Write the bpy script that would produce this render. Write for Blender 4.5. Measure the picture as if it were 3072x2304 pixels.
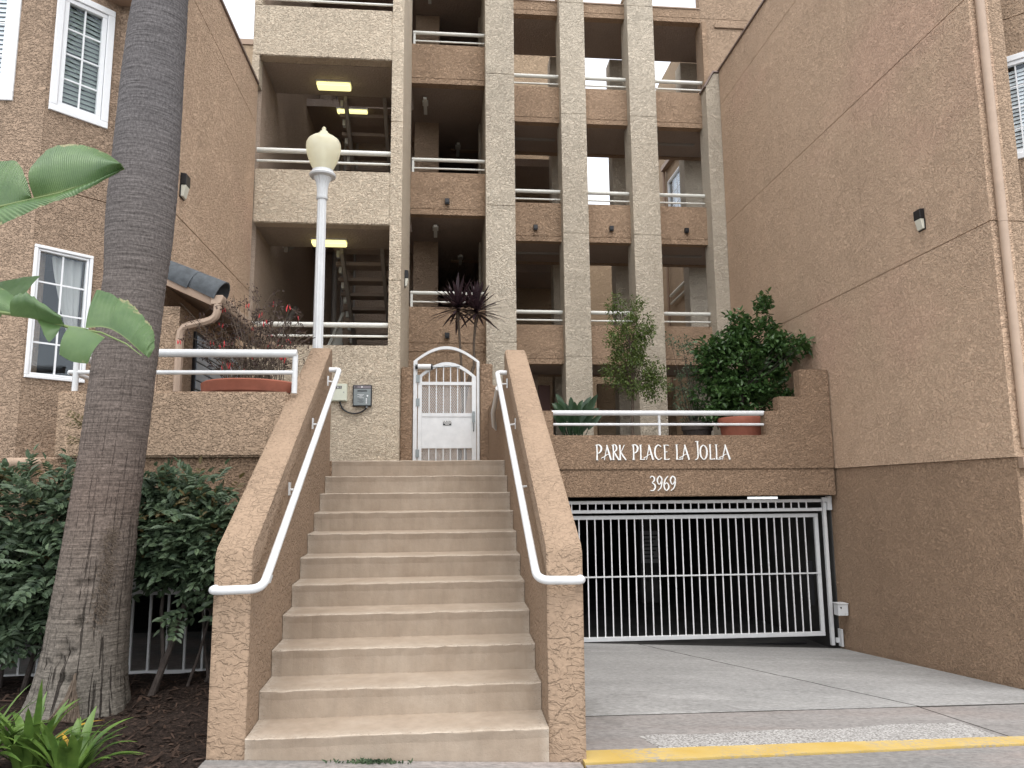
import bpy, bmesh, math, random
from mathutils import Vector, Matrix
random.seed(7)
R = math.radians
for o in list(bpy.data.objects): bpy.data.objects.remove(o)
S = bpy.context.scene
C = S.collection

# ------------------------------------------------------------------ camera, sky, sun, exposure
EYE = Vector((0, 0, 1.61))
yaw, pitch, roll = R(5.394), R(8.220), R(-0.480)
fwd = Vector((math.sin(yaw)*math.cos(pitch), math.cos(yaw)*math.cos(pitch), math.sin(pitch)))
rt0 = Vector((math.cos(yaw), -math.sin(yaw), 0)); up0 = rt0.cross(fwd)
rt = rt0*math.cos(roll) + up0*math.sin(roll); up = -rt0*math.sin(roll) + up0*math.cos(roll)
cd = bpy.data.cameras.new('camera'); cam = bpy.data.objects.new('camera', cd); C.objects.link(cam)
cam.matrix_world = Matrix(((rt.x, up.x, -fwd.x, EYE.x), (rt.y, up.y, -fwd.y, EYE.y), (rt.z, up.z, -fwd.z, EYE.z), (0, 0, 0, 1)))
cd.sensor_width = 36; cd.lens = 26.515; cd.clip_end = 2000; cd.clip_start = .05
S.camera = cam

SUN_EL, SUN_AZ = 70, 172          # degrees; azimuth clockwise from +Y
W = bpy.data.worlds.new('World'); S.world = W; W.use_nodes = True
wn = W.node_tree; bg = wn.nodes['Background']
sk = wn.nodes.new('ShaderNodeTexSky'); sk.sky_type = 'NISHITA'; sk.sun_disc = False
sk.sun_elevation = R(SUN_EL); sk.sun_rotation = R(SUN_AZ); sk.air_density = 1.0; sk.dust_density = 1.5; sk.ozone_density = 1.0
hs = wn.nodes.new('ShaderNodeHueSaturation'); hs.inputs['Saturation'].default_value = .18; hs.inputs['Value'].default_value = 1.0
wn.links.new(sk.outputs[0], hs.inputs['Color']); wn.links.new(hs.outputs[0], bg.inputs[0])
bg.inputs[1].default_value = .15
sl = bpy.data.lights.new('sun', 'SUN'); sl.energy = .6; sl.angle = R(60); sl.color = (1, .95, .87)
so = bpy.data.objects.new('sun', sl); C.objects.link(so)
sd = Vector((math.sin(R(SUN_AZ))*math.cos(R(SUN_EL)), math.cos(R(SUN_AZ))*math.cos(R(SUN_EL)), math.sin(R(SUN_EL))))
so.rotation_euler = sd.to_track_quat('Z', 'Y').to_euler(); so.location = sd*60
S.view_settings.view_transform = 'Standard'; S.view_settings.look = 'None'
S.view_settings.exposure = 1.68; S.view_settings.gamma = 1; S.view_settings.use_curve_mapping = False

# ------------------------------------------------------------------ materials
def srgb(r, g, b):
    f = lambda c: (c/255/12.92) if c/255 <= .04045 else ((c/255+.055)/1.055)**2.4
    return (f(r), f(g), f(b), 1)
class NT:
    def __init__(s, name, rough=.8, spec=.3):
        s.m = bpy.data.materials.new(name); s.m.use_nodes = True
        s.n = s.m.node_tree.nodes; s.l = s.m.node_tree.links; s.p = s.n['Principled BSDF']
        s.p.inputs['Roughness'].default_value = rough; s.p.inputs['Specular IOR Level'].default_value = spec
    def add(s, t, **k):
        n = s.n.new(t)
        for a, v in k.items(): setattr(n, a, v)
        return n
    def link(s, a, b): s.l.new(a, b)
    def pos(s, scale=(1, 1, 1)):
        g = s.add('ShaderNodeNewGeometry'); mp = s.add('ShaderNodeMapping'); mp.inputs['Scale'].default_value = scale
        s.link(g.outputs['Position'], mp.inputs[0]); return mp.outputs[0]
    def noise(s, vec, scale, detail=3, rough=.5, dist=0):
        n = s.add('ShaderNodeTexNoise'); n.inputs['Scale'].default_value = scale; n.inputs['Detail'].default_value = detail
        n.inputs['Roughness'].default_value = rough; n.inputs['Distortion'].default_value = dist
        if vec is not None: s.link(vec, n.inputs['Vector'])
        return n.outputs['Fac']
    def ramp(s, fac, stops):
        r = s.add('ShaderNodeValToRGB'); e = r.color_ramp.elements
        while len(e) < len(stops): e.new(.5)
        for i, (p, c) in enumerate(stops):
            e[i].position = p; e[i].color = c if isinstance(c, tuple) else (c, c, c, 1)
        s.link(fac, r.inputs[0]); return r.outputs[0]
    def math(s, op, a, b=None, c=None):
        n = s.add('ShaderNodeMath', operation=op)
        for i, v in enumerate((a, b, c)):
            if v is None: continue
            if isinstance(v, (int, float)): n.inputs[i].default_value = v
            else: s.link(v, n.inputs[i])
        return n.outputs[0]
    def mix(s, fac, a, b, mode='MIX'):
        n = s.add('ShaderNodeMix', data_type='RGBA', blend_type=mode)
        for i, v in ((0, fac), (6, a), (7, b)):
            if isinstance(v, (int, float, tuple)): n.inputs[i].default_value = v
            else: s.link(v, n.inputs[i])
        return n.outputs[2]
    def bump(s, h, strength=.5, dist=.01):
        b = s.add('ShaderNodeBump'); b.inputs['Strength'].default_value = strength; b.inputs['Distance'].default_value = dist
        s.link(h, b.inputs['Height']); s.link(b.outputs[0], s.p.inputs['Normal'])
    def col(s, c):
        if isinstance(c, tuple): s.p.inputs['Base Color'].default_value = c
        else: s.link(c, s.p.inputs['Base Color'])
def scale_c(c, k): return (min(1, c[0]*k), min(1, c[1]*k), min(1, c[2]*k), 1)

def stucco(name, c, size=1.0, strength=1.0, blotch=None, dirt=.06, sparse=False):
    t = NT(name, .88, .2)
    v = t.pos((1, 1, 1.6))
    a = t.noise(v, 13.5/size, 2.0, .5, 1.9)
    pa = t.ramp(a, [(.455, 0.), (.525, 1.)])
    b = t.noise(v, 22/size, 2, .5, 1.4)
    pb = t.ramp(b, [(.48, 0.), (.56, 1.)])
    msk = t.ramp(t.noise(v, 2.6/size, 2), [(.36, .55), (.62, 1.)] if not sparse else [(.44, .12), (.66, .7)])
    msk2 = t.ramp(t.noise(v, 1.7/size, 2), [(.35, .6), (.6, 1.)] if not sparse else [(.38, .3), (.62, 1.)])
    d = t.noise(v, 95, 2, .6)
    h = t.math('ADD', t.math('MULTIPLY', t.math('MULTIPLY', pa, msk2), .65), t.math('MULTIPLY', t.math('MULTIPLY', pb, msk), .6))
    h = t.math('ADD', h, t.math('MULTIPLY', d, .10))
    t.bump(h, strength, .027*size**.5)
    big = t.noise(t.pos((.6, .6, .25)), 1.1, 4, .6)
    fine = t.noise(t.pos(), 38, 3, .6)
    k = t.ramp(big, [(.3, scale_c(c, 1-dirt)), (.7, scale_c(c, 1+dirt*.6))])
    drip = t.ramp(t.noise(t.pos((3.2, 3.2, .16)), 1.6, 4, .65), [(.50, 0.), (.75, 1.)])
    k = t.mix(t.math('MULTIPLY', drip, .13), k, scale_c(c, .6))
    if blotch:
        bl = t.ramp(t.noise(t.pos((.5, .5, .8)), .55, 3, .5), [(.56, 0.), (.68, 1.)])
        k = t.mix(t.math('MULTIPLY', bl, .55), k, blotch)
    k = t.mix(.35, k, t.ramp(fine, [(.3, .35), (.7, .65)]), 'OVERLAY')
    t.col(k); return t.m

M = {}
M['tan'] = stucco('stucco_tan', (.435, .312, .218, 1))
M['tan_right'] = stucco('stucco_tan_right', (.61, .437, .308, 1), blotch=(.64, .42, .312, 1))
M['tan_left_shaded'] = stucco('stucco_tan_left_shaded', (.39, .283, .203, 1))  # darker tan: shade on the front-facing left walls put into the colour
M['brown'] = stucco('stucco_brown', (.32, .218, .145, 1))
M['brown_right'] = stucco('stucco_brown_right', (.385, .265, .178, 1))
M['spandrel'] = stucco('stucco_spandrel', (.42, .292, .198, 1))
M['beige'] = stucco('stucco_beige', (.64, .54, .415, 1))
M['pillar'] = stucco('stucco_pillar', (.61, .535, .43, 1), dirt=.09)
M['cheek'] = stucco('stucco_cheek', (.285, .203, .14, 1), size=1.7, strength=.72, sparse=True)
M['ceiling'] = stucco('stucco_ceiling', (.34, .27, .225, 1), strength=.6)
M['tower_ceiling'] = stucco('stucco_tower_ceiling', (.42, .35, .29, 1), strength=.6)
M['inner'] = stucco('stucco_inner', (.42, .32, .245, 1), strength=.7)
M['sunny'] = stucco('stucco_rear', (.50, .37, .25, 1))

def flat(name, c, rough=.5, spec=.4, metal=0, var=.06, nscale=30, bump=0):
    t = NT(name, rough, spec); t.p.inputs['Metallic'].default_value = metal
    n = t.noise(t.pos(), nscale, 3, .6)
    t.col(t.ramp(n, [(.3, scale_c(c, 1-var)), (.7, scale_c(c, 1+var))]))
    if bump: t.bump(n, bump, .004)
    return t.m
def white_paint():
    t = NT('white_paint', .42, .45)
    n = t.noise(t.pos(), 9, 5, .65)
    d = t.ramp(t.noise(t.pos((1, 1, .6)), 30, 5, .75), [(.60, 0.), (.70, 1.)])
    k = t.ramp(n, [(.3, (.54, .55, .555, 1)), (.7, (.62, .625, .625, 1))])
    t.col(t.mix(t.math('MULTIPLY', d, .35), k, (.36, .28, .21, 1))); t.bump(n, .10, .004); return t.m
M['white'] = white_paint()
M['gate_white'] = flat('gate_bar_white', (.78, .78, .78, 1), .4, .4, var=.04)
M['vinyl'] = flat('white_vinyl', (.78, .79, .80, 1), .35, .4, var=.02)
M['blind'] = flat('blind_white', (.82, .83, .85, 1), .6, .2, var=.03)
M['blind_dim'] = flat('blind_grey_green', (.26, .29, .26, 1), .6, .2, var=.03)
M['rail'] = flat('rail_paint', (.66, .66, .61, 1), .45, .4, var=.05)
M['black'] = flat('black_metal', (.012, .012, .014, 1), .4, .4)
M['trim'] = flat('brown_trim', (.30, .21, .15, 1), .55, .35, var=.05)
M['pipe'] = flat('downpipe_paint', (.40, .295, .22, 1), .5, .35, var=.07, nscale=6)
M['coping'] = flat('metal_coping', (.19, .14, .12, 1), .5, .4)
M['grey_metal'] = flat('grey_metal', (.24, .26, .27, 1), .4, .5, metal=.3)
M['mail'] = flat('mailbox_grey', (.27, .31, .36, 1), .4, .5, metal=.2)
M['tile'] = flat('slate_grey_tile', (.082, .09, .097, 1), .88, .2, var=.25, nscale=14, bump=.2)
M['terracotta'] = flat('terracotta', (.27, .092, .058, 1), .75, .25, var=.14, nscale=9)
M['steel'] = flat('steel', (.19, .21, .21, 1), .35, .5, metal=.35, var=.1)
M['putty'] = flat('putty_box', (.56, .58, .48, 1), .45, .4, var=.03)
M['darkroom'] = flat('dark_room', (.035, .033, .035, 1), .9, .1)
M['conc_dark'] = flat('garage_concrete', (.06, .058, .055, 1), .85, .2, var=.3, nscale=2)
M['tread'] = flat('precast_tread', (.30, .24, .20, 1), .85, .2, var=.12)
M['stringer'] = flat('stringer_paint', (.30, .27, .24, 1), .6, .3)
M['wood_door'] = flat('brown_door', (.09, .035, .025, 1), .5, .3)
M['bark'] = flat('twig_bark', (.11, .085, .065, 1), .9, .15, var=.3)
M['dark_bark'] = flat('dark_twig', (.055, .045, .04, 1), .9, .15, var=.3)
M['letter'] = flat('letter_white', (.80, .80, .78, 1), .45, .4, var=.03)
M['far'] = flat('far_roof', (.2, .15, .12, 1), .8, .2)

def emis(name, c, s):
    t = NT(name); t.p.inputs['Emission Color'].default_value = c; t.p.inputs['Emission Strength'].default_value = s
    t.col((.8, .8, .6, 1)); return t.m
M['tube'] = emis('lit_tube', (1, .90, .36, 1), .46)
M['cool_tube'] = emis('garage_tube', (.95, .98, 1, 1), .42)
def lens():
    t = NT('lamp_lens', .35, .5); t.col((.62, .61, .52, 1)); return t.m
M['lens'] = lens()
def globe():
    t = NT('acrylic_globe', .22, .5)
    n = t.ramp(t.noise(t.pos(), 5, 4, .6), [(.3, (.86, .83, .67, 1)), (.7, (.92, .91, .80, 1))])
    t.col(n)
    tr = t.add('ShaderNodeBsdfTranslucent'); t.link(n, tr.inputs[0])
    tp = t.add('ShaderNodeBsdfTransparent'); tp.inputs[0].default_value = (.95, .9, .7, 1)
    m1 = t.add('ShaderNodeMixShader'); m1.inputs[0].default_value = .5
    m2 = t.add('ShaderNodeMixShader'); m2.inputs[0].default_value = .25
    t.link(t.p.outputs[0], m1.inputs[1]); t.link(tr.outputs[0], m1.inputs[2])
    t.link(m1.outputs[0], m2.inputs[1]); t.link(tp.outputs[0], m2.inputs[2])
    t.link(m2.outputs[0], t.n['Material Output'].inputs[0])
    t.bump(t.noise(t.pos(), 60, 2), .12, .004); return t.m
M['globe'] = globe()
def glass():
    t = NT('window_glass')
    tp = t.add('ShaderNodeBsdfTransparent'); tp.inputs[0].default_value = (.95, .97, .97, 1)
    gl = t.add('ShaderNodeBsdfGlossy'); gl.inputs['Roughness'].default_value = .015; gl.inputs[0].default_value = (.75, .8, .86, 1)
    fr = t.add('ShaderNodeLayerWeight'); fr.inputs[0].default_value = .5
    mx = t.add('ShaderNodeMixShader'); t.link(t.math('ADD', t.math('MULTIPLY', t.math('POWER', fr.outputs['Facing'], 3.5), .5), .035), mx.inputs[0])
    t.link(tp.outputs[0], mx.inputs[1]); t.link(gl.outputs[0], mx.inputs[2]); t.link(mx.outputs[0], t.n['Material Output'].inputs[0])
    return t.m
M['glass'] = glass()
def curtain():
    t = NT('lace_curtain', .9, .1); t.col((.62, .60, .58, 1))
    tp = t.add('ShaderNodeBsdfTransparent'); mx = t.add('ShaderNodeMixShader')
    mx.inputs[0].default_value = .78
    t.link(tp.outputs[0], mx.inputs[1]); t.link(t.p.outputs[0], mx.inputs[2]); t.link(mx.outputs[0], t.n['Material Output'].inputs[0]); return t.m
M['curtain'] = curtain()

def steps_mat():
    t = NT('painted_step_concrete', .8, .25)
    v = t.pos()
    streak = t.noise(t.pos((1.2, 1.2, .35)), 13, 4, .6)
    blot = t.noise(v, 2.2, 5, .65)
    speck = t.ramp(t.noise(v, 85, 2, .6), [(.70, 0.), (.76, 1.)])
    g = t.add('ShaderNodeNewGeometry'); sx = t.add('ShaderNodeSeparateXYZ'); t.link(g.outputs['Normal'], sx.inputs[0])
    k = t.ramp(blot, [(.3, (.262, .204, .152, 1)), (.5, (.305, .244, .186, 1)), (.72, (.35, .288, .226, 1))])
    k = t.mix(.22, k, t.ramp(streak, [(.3, .28), (.7, .62)]), 'OVERLAY')
    k = t.mix(t.math('MULTIPLY', speck, .55), k, (.16, .13, .11, 1))
    pt = t.ramp(g.outputs['Pointiness'], [(.515, 0.), (.57, 1.)])
    wear = t.math('MULTIPLY', pt, t.ramp(t.noise(v, 17, 4, .7), [(.35, .2), (.6, .9)]))
    k = t.mix(wear, k, (.41, .35, .285, 1))
    chip = t.math('MULTIPLY', pt, t.ramp(t.noise(v, 60, 3, .7), [(.58, 0.), (.64, 1.)]))
    k = t.mix(t.math('MULTIPLY', chip, .7), k, (.13, .105, .085, 1))
    t.col(k)
    h = t.math('ADD', t.noise(v, 26, 4, .6), t.math('MULTIPLY', t.noise(v, 130, 2), .35))
    t.bump(h, .42, .007); return t.m
M['step'] = steps_mat()
def concrete(name, c, stain=(.12, .115, .11, 1), amt=.6, warm=None):
    t = NT(name, .82, .3)
    v = t.pos()
    k = t.ramp(t.noise(t.pos((.35, 1, 1)), 1.6, 6, .65), [(.3, scale_c(c, .78)), (.7, scale_c(c, 1.12))])
    st = t.ramp(t.noise(t.pos((.5, .9, 1)), .9, 5, .7, .6), [(.52, 0.), (.72, 1.)])
    k = t.mix(t.math('MULTIPLY', st, amt), k, stain)
    if warm:
        w = t.ramp(t.noise(t.pos((.4, 1.2, 1)), 1.3, 4, .6), [(.45, 0.), (.7, 1.)])
        k = t.mix(t.math('MULTIPLY', w, .6), k, warm)
    k = t.mix(.6, k, t.ramp(t.noise(t.pos((.55, 1, 1)), 34, 4, .75), [(.3, .2), (.7, .8)]), 'OVERLAY')
    gq = t.add('ShaderNodeNewGeometry'); sq = t.add('ShaderNodeSeparateXYZ'); t.link(gq.outputs['Position'], sq.inputs[0])
    dx = t.math('SUBTRACT', sq.outputs[0], .9); dy = t.math('MULTIPLY', t.math('SUBTRACT', sq.outputs[1], 6.6), .62)
    rad = t.math('SQRT', t.math('ADD', t.math('MULTIPLY', dx, dx), t.math('MULTIPLY', dy, dy)))
    oil = t.ramp(t.math('ADD', rad, t.math('MULTIPLY', t.noise(t.pos((1, 1, 1)), 3.2, 5, .7), .9)), [(.5, 1.), (2.1, 0.)])
    k = t.mix(t.math('MULTIPLY', oil, .8), k, (.075, .07, .062, 1))
    t.col(k); t.bump(t.noise(v, 90, 3, .6), .3, .004); return t.m
M['drive'] = concrete('driveway_concrete', (.262, .258, .25, 1), amt=.4)
M['apron'] = concrete('apron_concrete', (.225, .212, .202, 1), amt=.35, warm=(.205, .172, .155, 1))
M['walk'] = concrete('sidewalk_concrete', (.195, .188, .18, 1), amt=.3, warm=(.32, .25, .22, 1))
def rough_strip():
    t = NT('exposed_aggregate', .9, .2); v = t.pos()
    n = t.noise(v, 55, 3, .75)
    t.col(t.ramp(n, [(.38, (.11, .10, .092, 1)), (.46, (.25, .24, .23, 1)), (.64, (.46, .45, .43, 1))])); t.bump(n, .8, .01); return t.m
M['aggregate'] = rough_strip()
def yellow():
    t = NT('kerb_yellow_paint', .65, .3); v = t.pos()
    chip = t.ramp(t.noise(t.pos((1, 1, 1)), 30, 4, .65), [(.50, 0.), (.56, 1.)])
    big = t.ramp(t.noise(v, 1.6, 3), [(.42, .05), (.6, .95)])
    k = t.ramp(t.noise(v, 3, 4), [(.3, (.43, .29, .07, 1)), (.7, (.48, .36, .14, 1))])
    t.col(t.mix(t.math('MULTIPLY', chip, big), k, (.30, .27, .23, 1))); t.bump(t.noise(v, 60, 3), .4, .004); return t.m
M['yellow'] = yellow()
def mulch():
    t = NT('mulch_soil', .95, .1); v = t.pos()
    n = t.noise(v, 35, 4, .7); b = t.noise(v, 3, 3)
    k = t.ramp(n, [(.35, (.010, .0075, .006, 1)), (.55, (.03, .021, .017, 1)), (.75, (.075, .05, .038, 1))])
    t.col(t.mix(.4, k, t.ramp(b, [(.35, .25), (.7, .7)]), 'OVERLAY')); t.bump(n, .9, .02); return t.m
M['mulch'] = mulch()
M['chip'] = flat('bark_chip', (.05, .033, .025, 1), .95, .1, var=.6, nscale=9)
M['asphalt'] = flat('asphalt', (.05, .05, .052, 1), .9, .2, var=.2, nscale=40, bump=.4)

def palm_bark():
    t = NT('palm_bark', .92, .12)
    uv = t.add('ShaderNodeUVMap'); sp = t.add('ShaderNodeSeparateXYZ'); t.link(uv.outputs[0], sp.inputs[0])
    z = sp.outputs[1]; ang = sp.outputs[0]
    cb = t.add('ShaderNodeCombineXYZ'); t.link(t.math('MULTIPLY', ang, 46), cb.inputs[0]); t.link(t.math('MULTIPLY', z, .9), cb.inputs[1])
    fis = t.noise(cb.outputs[0], 1.6, 4, .6, .5)
    cb2 = t.add('ShaderNodeCombineXYZ'); t.link(t.math('MULTIPLY', ang, 5), cb2.inputs[0]); t.link(t.math('MULTIPLY', z, 52), cb2.inputs[1])
    ring = t.noise(cb2.outputs[0], 1.1, 3, .6, .3)
    cb3 = t.add('ShaderNodeCombineXYZ'); t.link(t.math('MULTIPLY', ang, 60), cb3.inputs[0]); t.link(t.math('MULTIPLY', z, 22), cb3.inputs[1])
    grit = t.noise(cb3.outputs[0], 1.5, 3, .7)
    low = t.ramp(t.math('MULTIPLY', z, .2), [(.04, 1.), (.62, .0)])
    base = t.ramp(t.math('MULTIPLY', z, .125), [(.0, (.145, .133, .114, 1)), (.09, (.137, .117, .099, 1)), (.2, (.13, .10, .084, 1)), (.36, (.122, .104, .094, 1)), (.6, (.112, .104, .104, 1))])
    k = t.mix(.55, base, t.ramp(ring, [(.32, .25), (.66, .70)]), 'OVERLAY')
    k = t.mix(.7, k, t.ramp(grit, [(.3, .22), (.7, .8)]), 'OVERLAY')
    crack = t.ramp(fis, [(.37, 1.), (.41, 0.)])
    k = t.mix(t.math('MULTIPLY', crack, t.math('MULTIPLY', low, .9)), k, (.02, .016, .014, 1))
    t.col(k)
    h = t.math('ADD', t.math('MULTIPLY', ring, .6), t.math('MULTIPLY', grit, .4))
    h = t.math('SUBTRACT', h, t.math('MULTIPLY', crack, t.math('MULTIPLY', low, .8)))
    t.bump(h, .9, .015); return t.m
M['palm'] = palm_bark()
def leaf(name, c1, c2, rough=.42, trans=.25, nscale=4, spec=.4):
    t = NT(name, rough, spec)
    k = t.ramp(t.noise(t.pos(), nscale, 3, .6), [(.3, c1), (.7, c2)]); t.col(k)
    tr = t.add('ShaderNodeBsdfTranslucent'); t.link(k, tr.inputs[0])
    mx = t.add('ShaderNodeMixShader'); mx.inputs[0].default_value = trans
    t.link(t.p.outputs[0], mx.inputs[1]); t.link(tr.outputs[0], mx.inputs[2]); t.link(mx.outputs[0], t.n['Material Output'].inputs[0])
    return t.m
M['hedge'] = leaf('hedge_leaf', (.034, .062, .036, 1), (.125, .175, .095, 1), .5, nscale=14)
M['hedge_new'] = leaf('hedge_young_leaf', (.10, .085, .03, 1), (.15, .11, .05, 1), .5)
M['shrub'] = leaf('glossy_shrub_leaf', (.022, .055, .016, 1), (.085, .16, .045, 1), .38, nscale=12)
M['tree_leaf'] = leaf('small_tree_leaf', (.05, .085, .018, 1), (.15, .20, .05, 1), .45, nscale=13)
M['purple'] = leaf('purple_leaf', (.022, .013, .018, 1), (.05, .028, .033, 1), .4)
M['redleaf'] = leaf('dark_bush_leaf', (.035, .02, .018, 1), (.075, .045, .038, 1), .5)
M['flower'] = leaf('red_flower', (.55, .04, .04, 1), (.70, .08, .09, 1), .5)
M['strap'] = leaf('strap_leaf', (.05, .105, .022, 1), (.135, .22, .045, 1), .35, nscale=9)
M['strap_y'] = leaf('yellowing_leaf', (.5, .28, .03, 1), (.6, .4, .06, 1), .5)
M['paradise_dark'] = leaf('terrace_paradise_leaf', (.02, .045, .022, 1), (.045, .09, .04, 1), .4)
def bigleaf():
    t = NT('paradise_leaf', .34, .5)
    uv = t.add('ShaderNodeUVMap'); sp = t.add('ShaderNodeSeparateXYZ'); t.link(uv.outputs[0], sp.inputs[0])
    w = t.add('ShaderNodeTexWave'); w.inputs['Scale'].default_value = 7; w.inputs['Distortion'].default_value = .6; w.bands_direction = 'X'
    t.link(uv.outputs[0], w.inputs[0])
    n = t.noise(t.pos(), 5, 4, .6)
    k = t.ramp(n, [(.3, (.062, .128, .042, 1)), (.7, (.125, .208, .075, 1))])
    k = t.mix(.3, k, t.ramp(w.outputs['Fac'], [(0, .38), (1, .6)]), 'OVERLAY')
    mid = t.ramp(t.math('ABSOLUTE', sp.outputs[1]), [(.0, 1.), (.05, 0.)])
    k = t.mix(t.math('MULTIPLY', mid, .6), k, (.26, .32, .12, 1))
    edge = t.ramp(t.math('MULTIPLY', t.math('ABSOLUTE', sp.outputs[1]), t.noise(t.pos(), 12, 4, .7)), [(.52, 0.), (.6, 1.)])
    k = t.mix(t.math('MULTIPLY', edge, .7), k, (.36, .30, .16, 1))
    t.col(k); t.bump(w.outputs['Fac'], .35, .008)
    tr = t.add('ShaderNodeBsdfTranslucent'); t.link(k, tr.inputs[0])
    mx = t.add('ShaderNodeMixShader'); mx.inputs[0].default_value = .28
    t.link(t.p.outputs[0], mx.inputs[1]); t.link(tr.outputs[0], mx.inputs[2]); t.link(mx.outputs[0], t.n['Material Output'].inputs[0])
    return t.m
M['bigleaf'] = bigleaf()

# ------------------------------------------------------------------ helpers
def loc_of(o):
    l = Vector((0, 0, 0))
    while o: l = l + o.location; o = o.parent
    return l
def tag(o, label=None, cat=None, group=None, kind=None):
    if label: o['label'] = label
    if cat: o['category'] = cat
    if group: o['group'] = group
    if kind: o['kind'] = kind
    return o
def thing(name, loc, label, cat, group=None):
    o = bpy.data.objects.new(name, None); C.objects.link(o); o.location = loc; o.empty_display_size = .1
    return tag(o, label, cat, group)
class B:
    def __init__(s): s.v = []; s.f = []; s.uv = None
    def quad(s, *p):
        n = len(s.v); s.v += [Vector(q) for q in p]; s.f.append(tuple(range(n, n+len(p)))); return s
    def box(s, x0, x1, y0, y1, z0, z1):
        n = len(s.v)
        for z in (z0, z1):
            for x, y in ((x0, y0), (x1, y0), (x1, y1), (x0, y1)): s.v.append(Vector((x, y, z)))
        for f in ((3, 2, 1, 0), (4, 5, 6, 7), (0, 1, 5, 4), (1, 2, 6, 5), (2, 3, 7, 6), (3, 0, 4, 7)): s.f.append(tuple(n+i for i in f))
        return s
    def obox(s, o, u, v, w):
        o, u, v, w = Vector(o), Vector(u), Vector(v), Vector(w); n = len(s.v)
        for k in (0, 1):
            for a, b in ((0, 0), (1, 0), (1, 1), (0, 1)): s.v.append(o+u*a+v*b+w*k)
        fs = ((3, 2, 1, 0), (4, 5, 6, 7), (0, 1, 5, 4), (1, 2, 6, 5), (2, 3, 7, 6), (3, 0, 4, 7))
        if u.cross(v).dot(w) < 0: fs = tuple(tuple(reversed(f)) for f in fs)
        for f in fs: s.f.append(tuple(n+i for i in f))
        return s
    def bar(s, a, b, w, d=None, upv=(0, 0, 1)):
        a, b = Vector(a), Vector(b); d = d or w; ax = (b-a); e = ax.normalized(); u = Vector(upv)
        if abs(e.dot(u)) > .98: u = Vector((0, 1, 0))
        sx = e.cross(u).normalized(); sy = sx.cross(e).normalized()
        return s.obox(a-sx*w/2-sy*d/2, sx*w, sy*d, ax)
    def prism(s, poly, vec):
        n = len(s.v); k = len(poly); vec = Vector(vec)
        s.v += [Vector(p) for p in poly] + [Vector(p)+vec for p in poly]
        s.f.append(tuple(range(n+k-1, n-1, -1))); s.f.append(tuple(range(n+k, n+2*k)))
        for i in range(k):
            j = (i+1) % k; s.f.append((n+i, n+j, n+k+j, n+k+i))
        return s
    def tube(s, pts, r, n=10, caps=True, close=False):
        pts = [Vector(p) for p in pts]; rs = r if isinstance(r, (list, tuple)) else [r]*len(pts)
        base = len(s.v); last = None
        for i, p in enumerate(pts):
            a = pts[max(i-1, 0)]; b = pts[min(i+1, len(pts)-1)]; e = (b-a)
            e = e.normalized() if e.length > 1e-9 else Vector((0, 0, 1))
            if last is None:
                u = Vector((0, 0, 1)) if abs(e.z) < .9 else Vector((1, 0, 0)); u = (u-e*u.dot(e)).normalized()
            else:
                u = last-e*last.dot(e); u = u.normalized() if u.length > 1e-6 else Vector((1, 0, 0))
            last = u; w = e.cross(u)
            for k in range(n):
                t = 2*math.pi*k/n; s.v.append(p+(u*math.cos(t)+w*math.sin(t))*rs[i])
        for i in range(len(pts)-1):
            for k in range(n):
                a = base+i*n+k; b = base+i*n+(k+1) % n; s.f.append((a, b, b+n, a+n))
        if caps:
            s.f.append(tuple(base+k for k in reversed(range(n)))); s.f.append(tuple(base+(len(pts)-1)*n+k for k in range(n)))
        return s
    def lathe(s, prof, c, n=24, flute=0, nf=12):
        c = Vector(c); base = len(s.v)
        for r, z in prof:
            for k in range(n):
                t = 2*math.pi*k/n; q = r*(1-flute*(.5+.5*math.cos(t*nf)))
                s.v.append(c+Vector((q*math.cos(t), q*math.sin(t), z)))
        for i in range(len(prof)-1):
            for k in range(n):
                a = base+i*n+k; b = base+i*n+(k+1) % n; s.f.append((a, b, b+n, a+n))
        s.f.append(tuple(base+k for k in reversed(range(n)))); s.f.append(tuple(base+(len(prof)-1)*n+k for k in range(n)))
        return s
    def stack(s, x0, x1, y0, y1, zs, gap=.012, inset=.014):
        for a, b in zip(zs[:-1], zs[1:]):
            s.box(x0, x1, y0, y1, a+(gap/2 if a != zs[0] else 0), b-(gap/2 if b != zs[-1] else 0))
        s.box(x0+inset, x1-inset, y0+inset, y1-inset, zs[0]+.01, zs[-1]-.01); return s
    def build(s, name, mat, parent=None, smooth=False, bevel=0, seg=2, kind=None, rel=None):
        me = bpy.data.meshes.new(name); l = loc_of(parent) if parent else (Vector(rel) if rel else Vector((0, 0, 0)))
        me.from_pydata([tuple(v-l) for v in s.v], [], s.f)
        if s.uv:
            ul = me.uv_layers.new(name='UVMap')
            for lp in me.loops: ul.data[lp.index].uv = s.uv[lp.vertex_index]
        if bevel:
            bm = bmesh.new(); bm.from_mesh(me)
            bmesh.ops.bevel(bm, geom=list(bm.edges), offset=bevel, segments=seg, affect='EDGES', clamp_overlap=True)
            bm.to_mesh(me); bm.free()
        me.materials.append(M[mat] if isinstance(mat, str) else mat)
        if smooth:
            for p in me.polygons: p.use_smooth = True
            if smooth != 'all':
                try: me.set_sharp_from_angle(angle=R(40))
                except Exception: pass
        o = bpy.data.objects.new(name, me); C.objects.link(o)
        if parent: o.parent = parent
        elif rel: o.location = l
        if kind: o['kind'] = kind
        return o
def dup(o, parent, off=(0, 0, 0), rot=None):
    c = o.copy(); C.objects.link(c); c.parent = parent; c.location = o.location + Vector(off)
    if rot is not None: c.rotation_euler = rot
    return c
def struct(o): o['kind'] = 'structure'; return o

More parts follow.
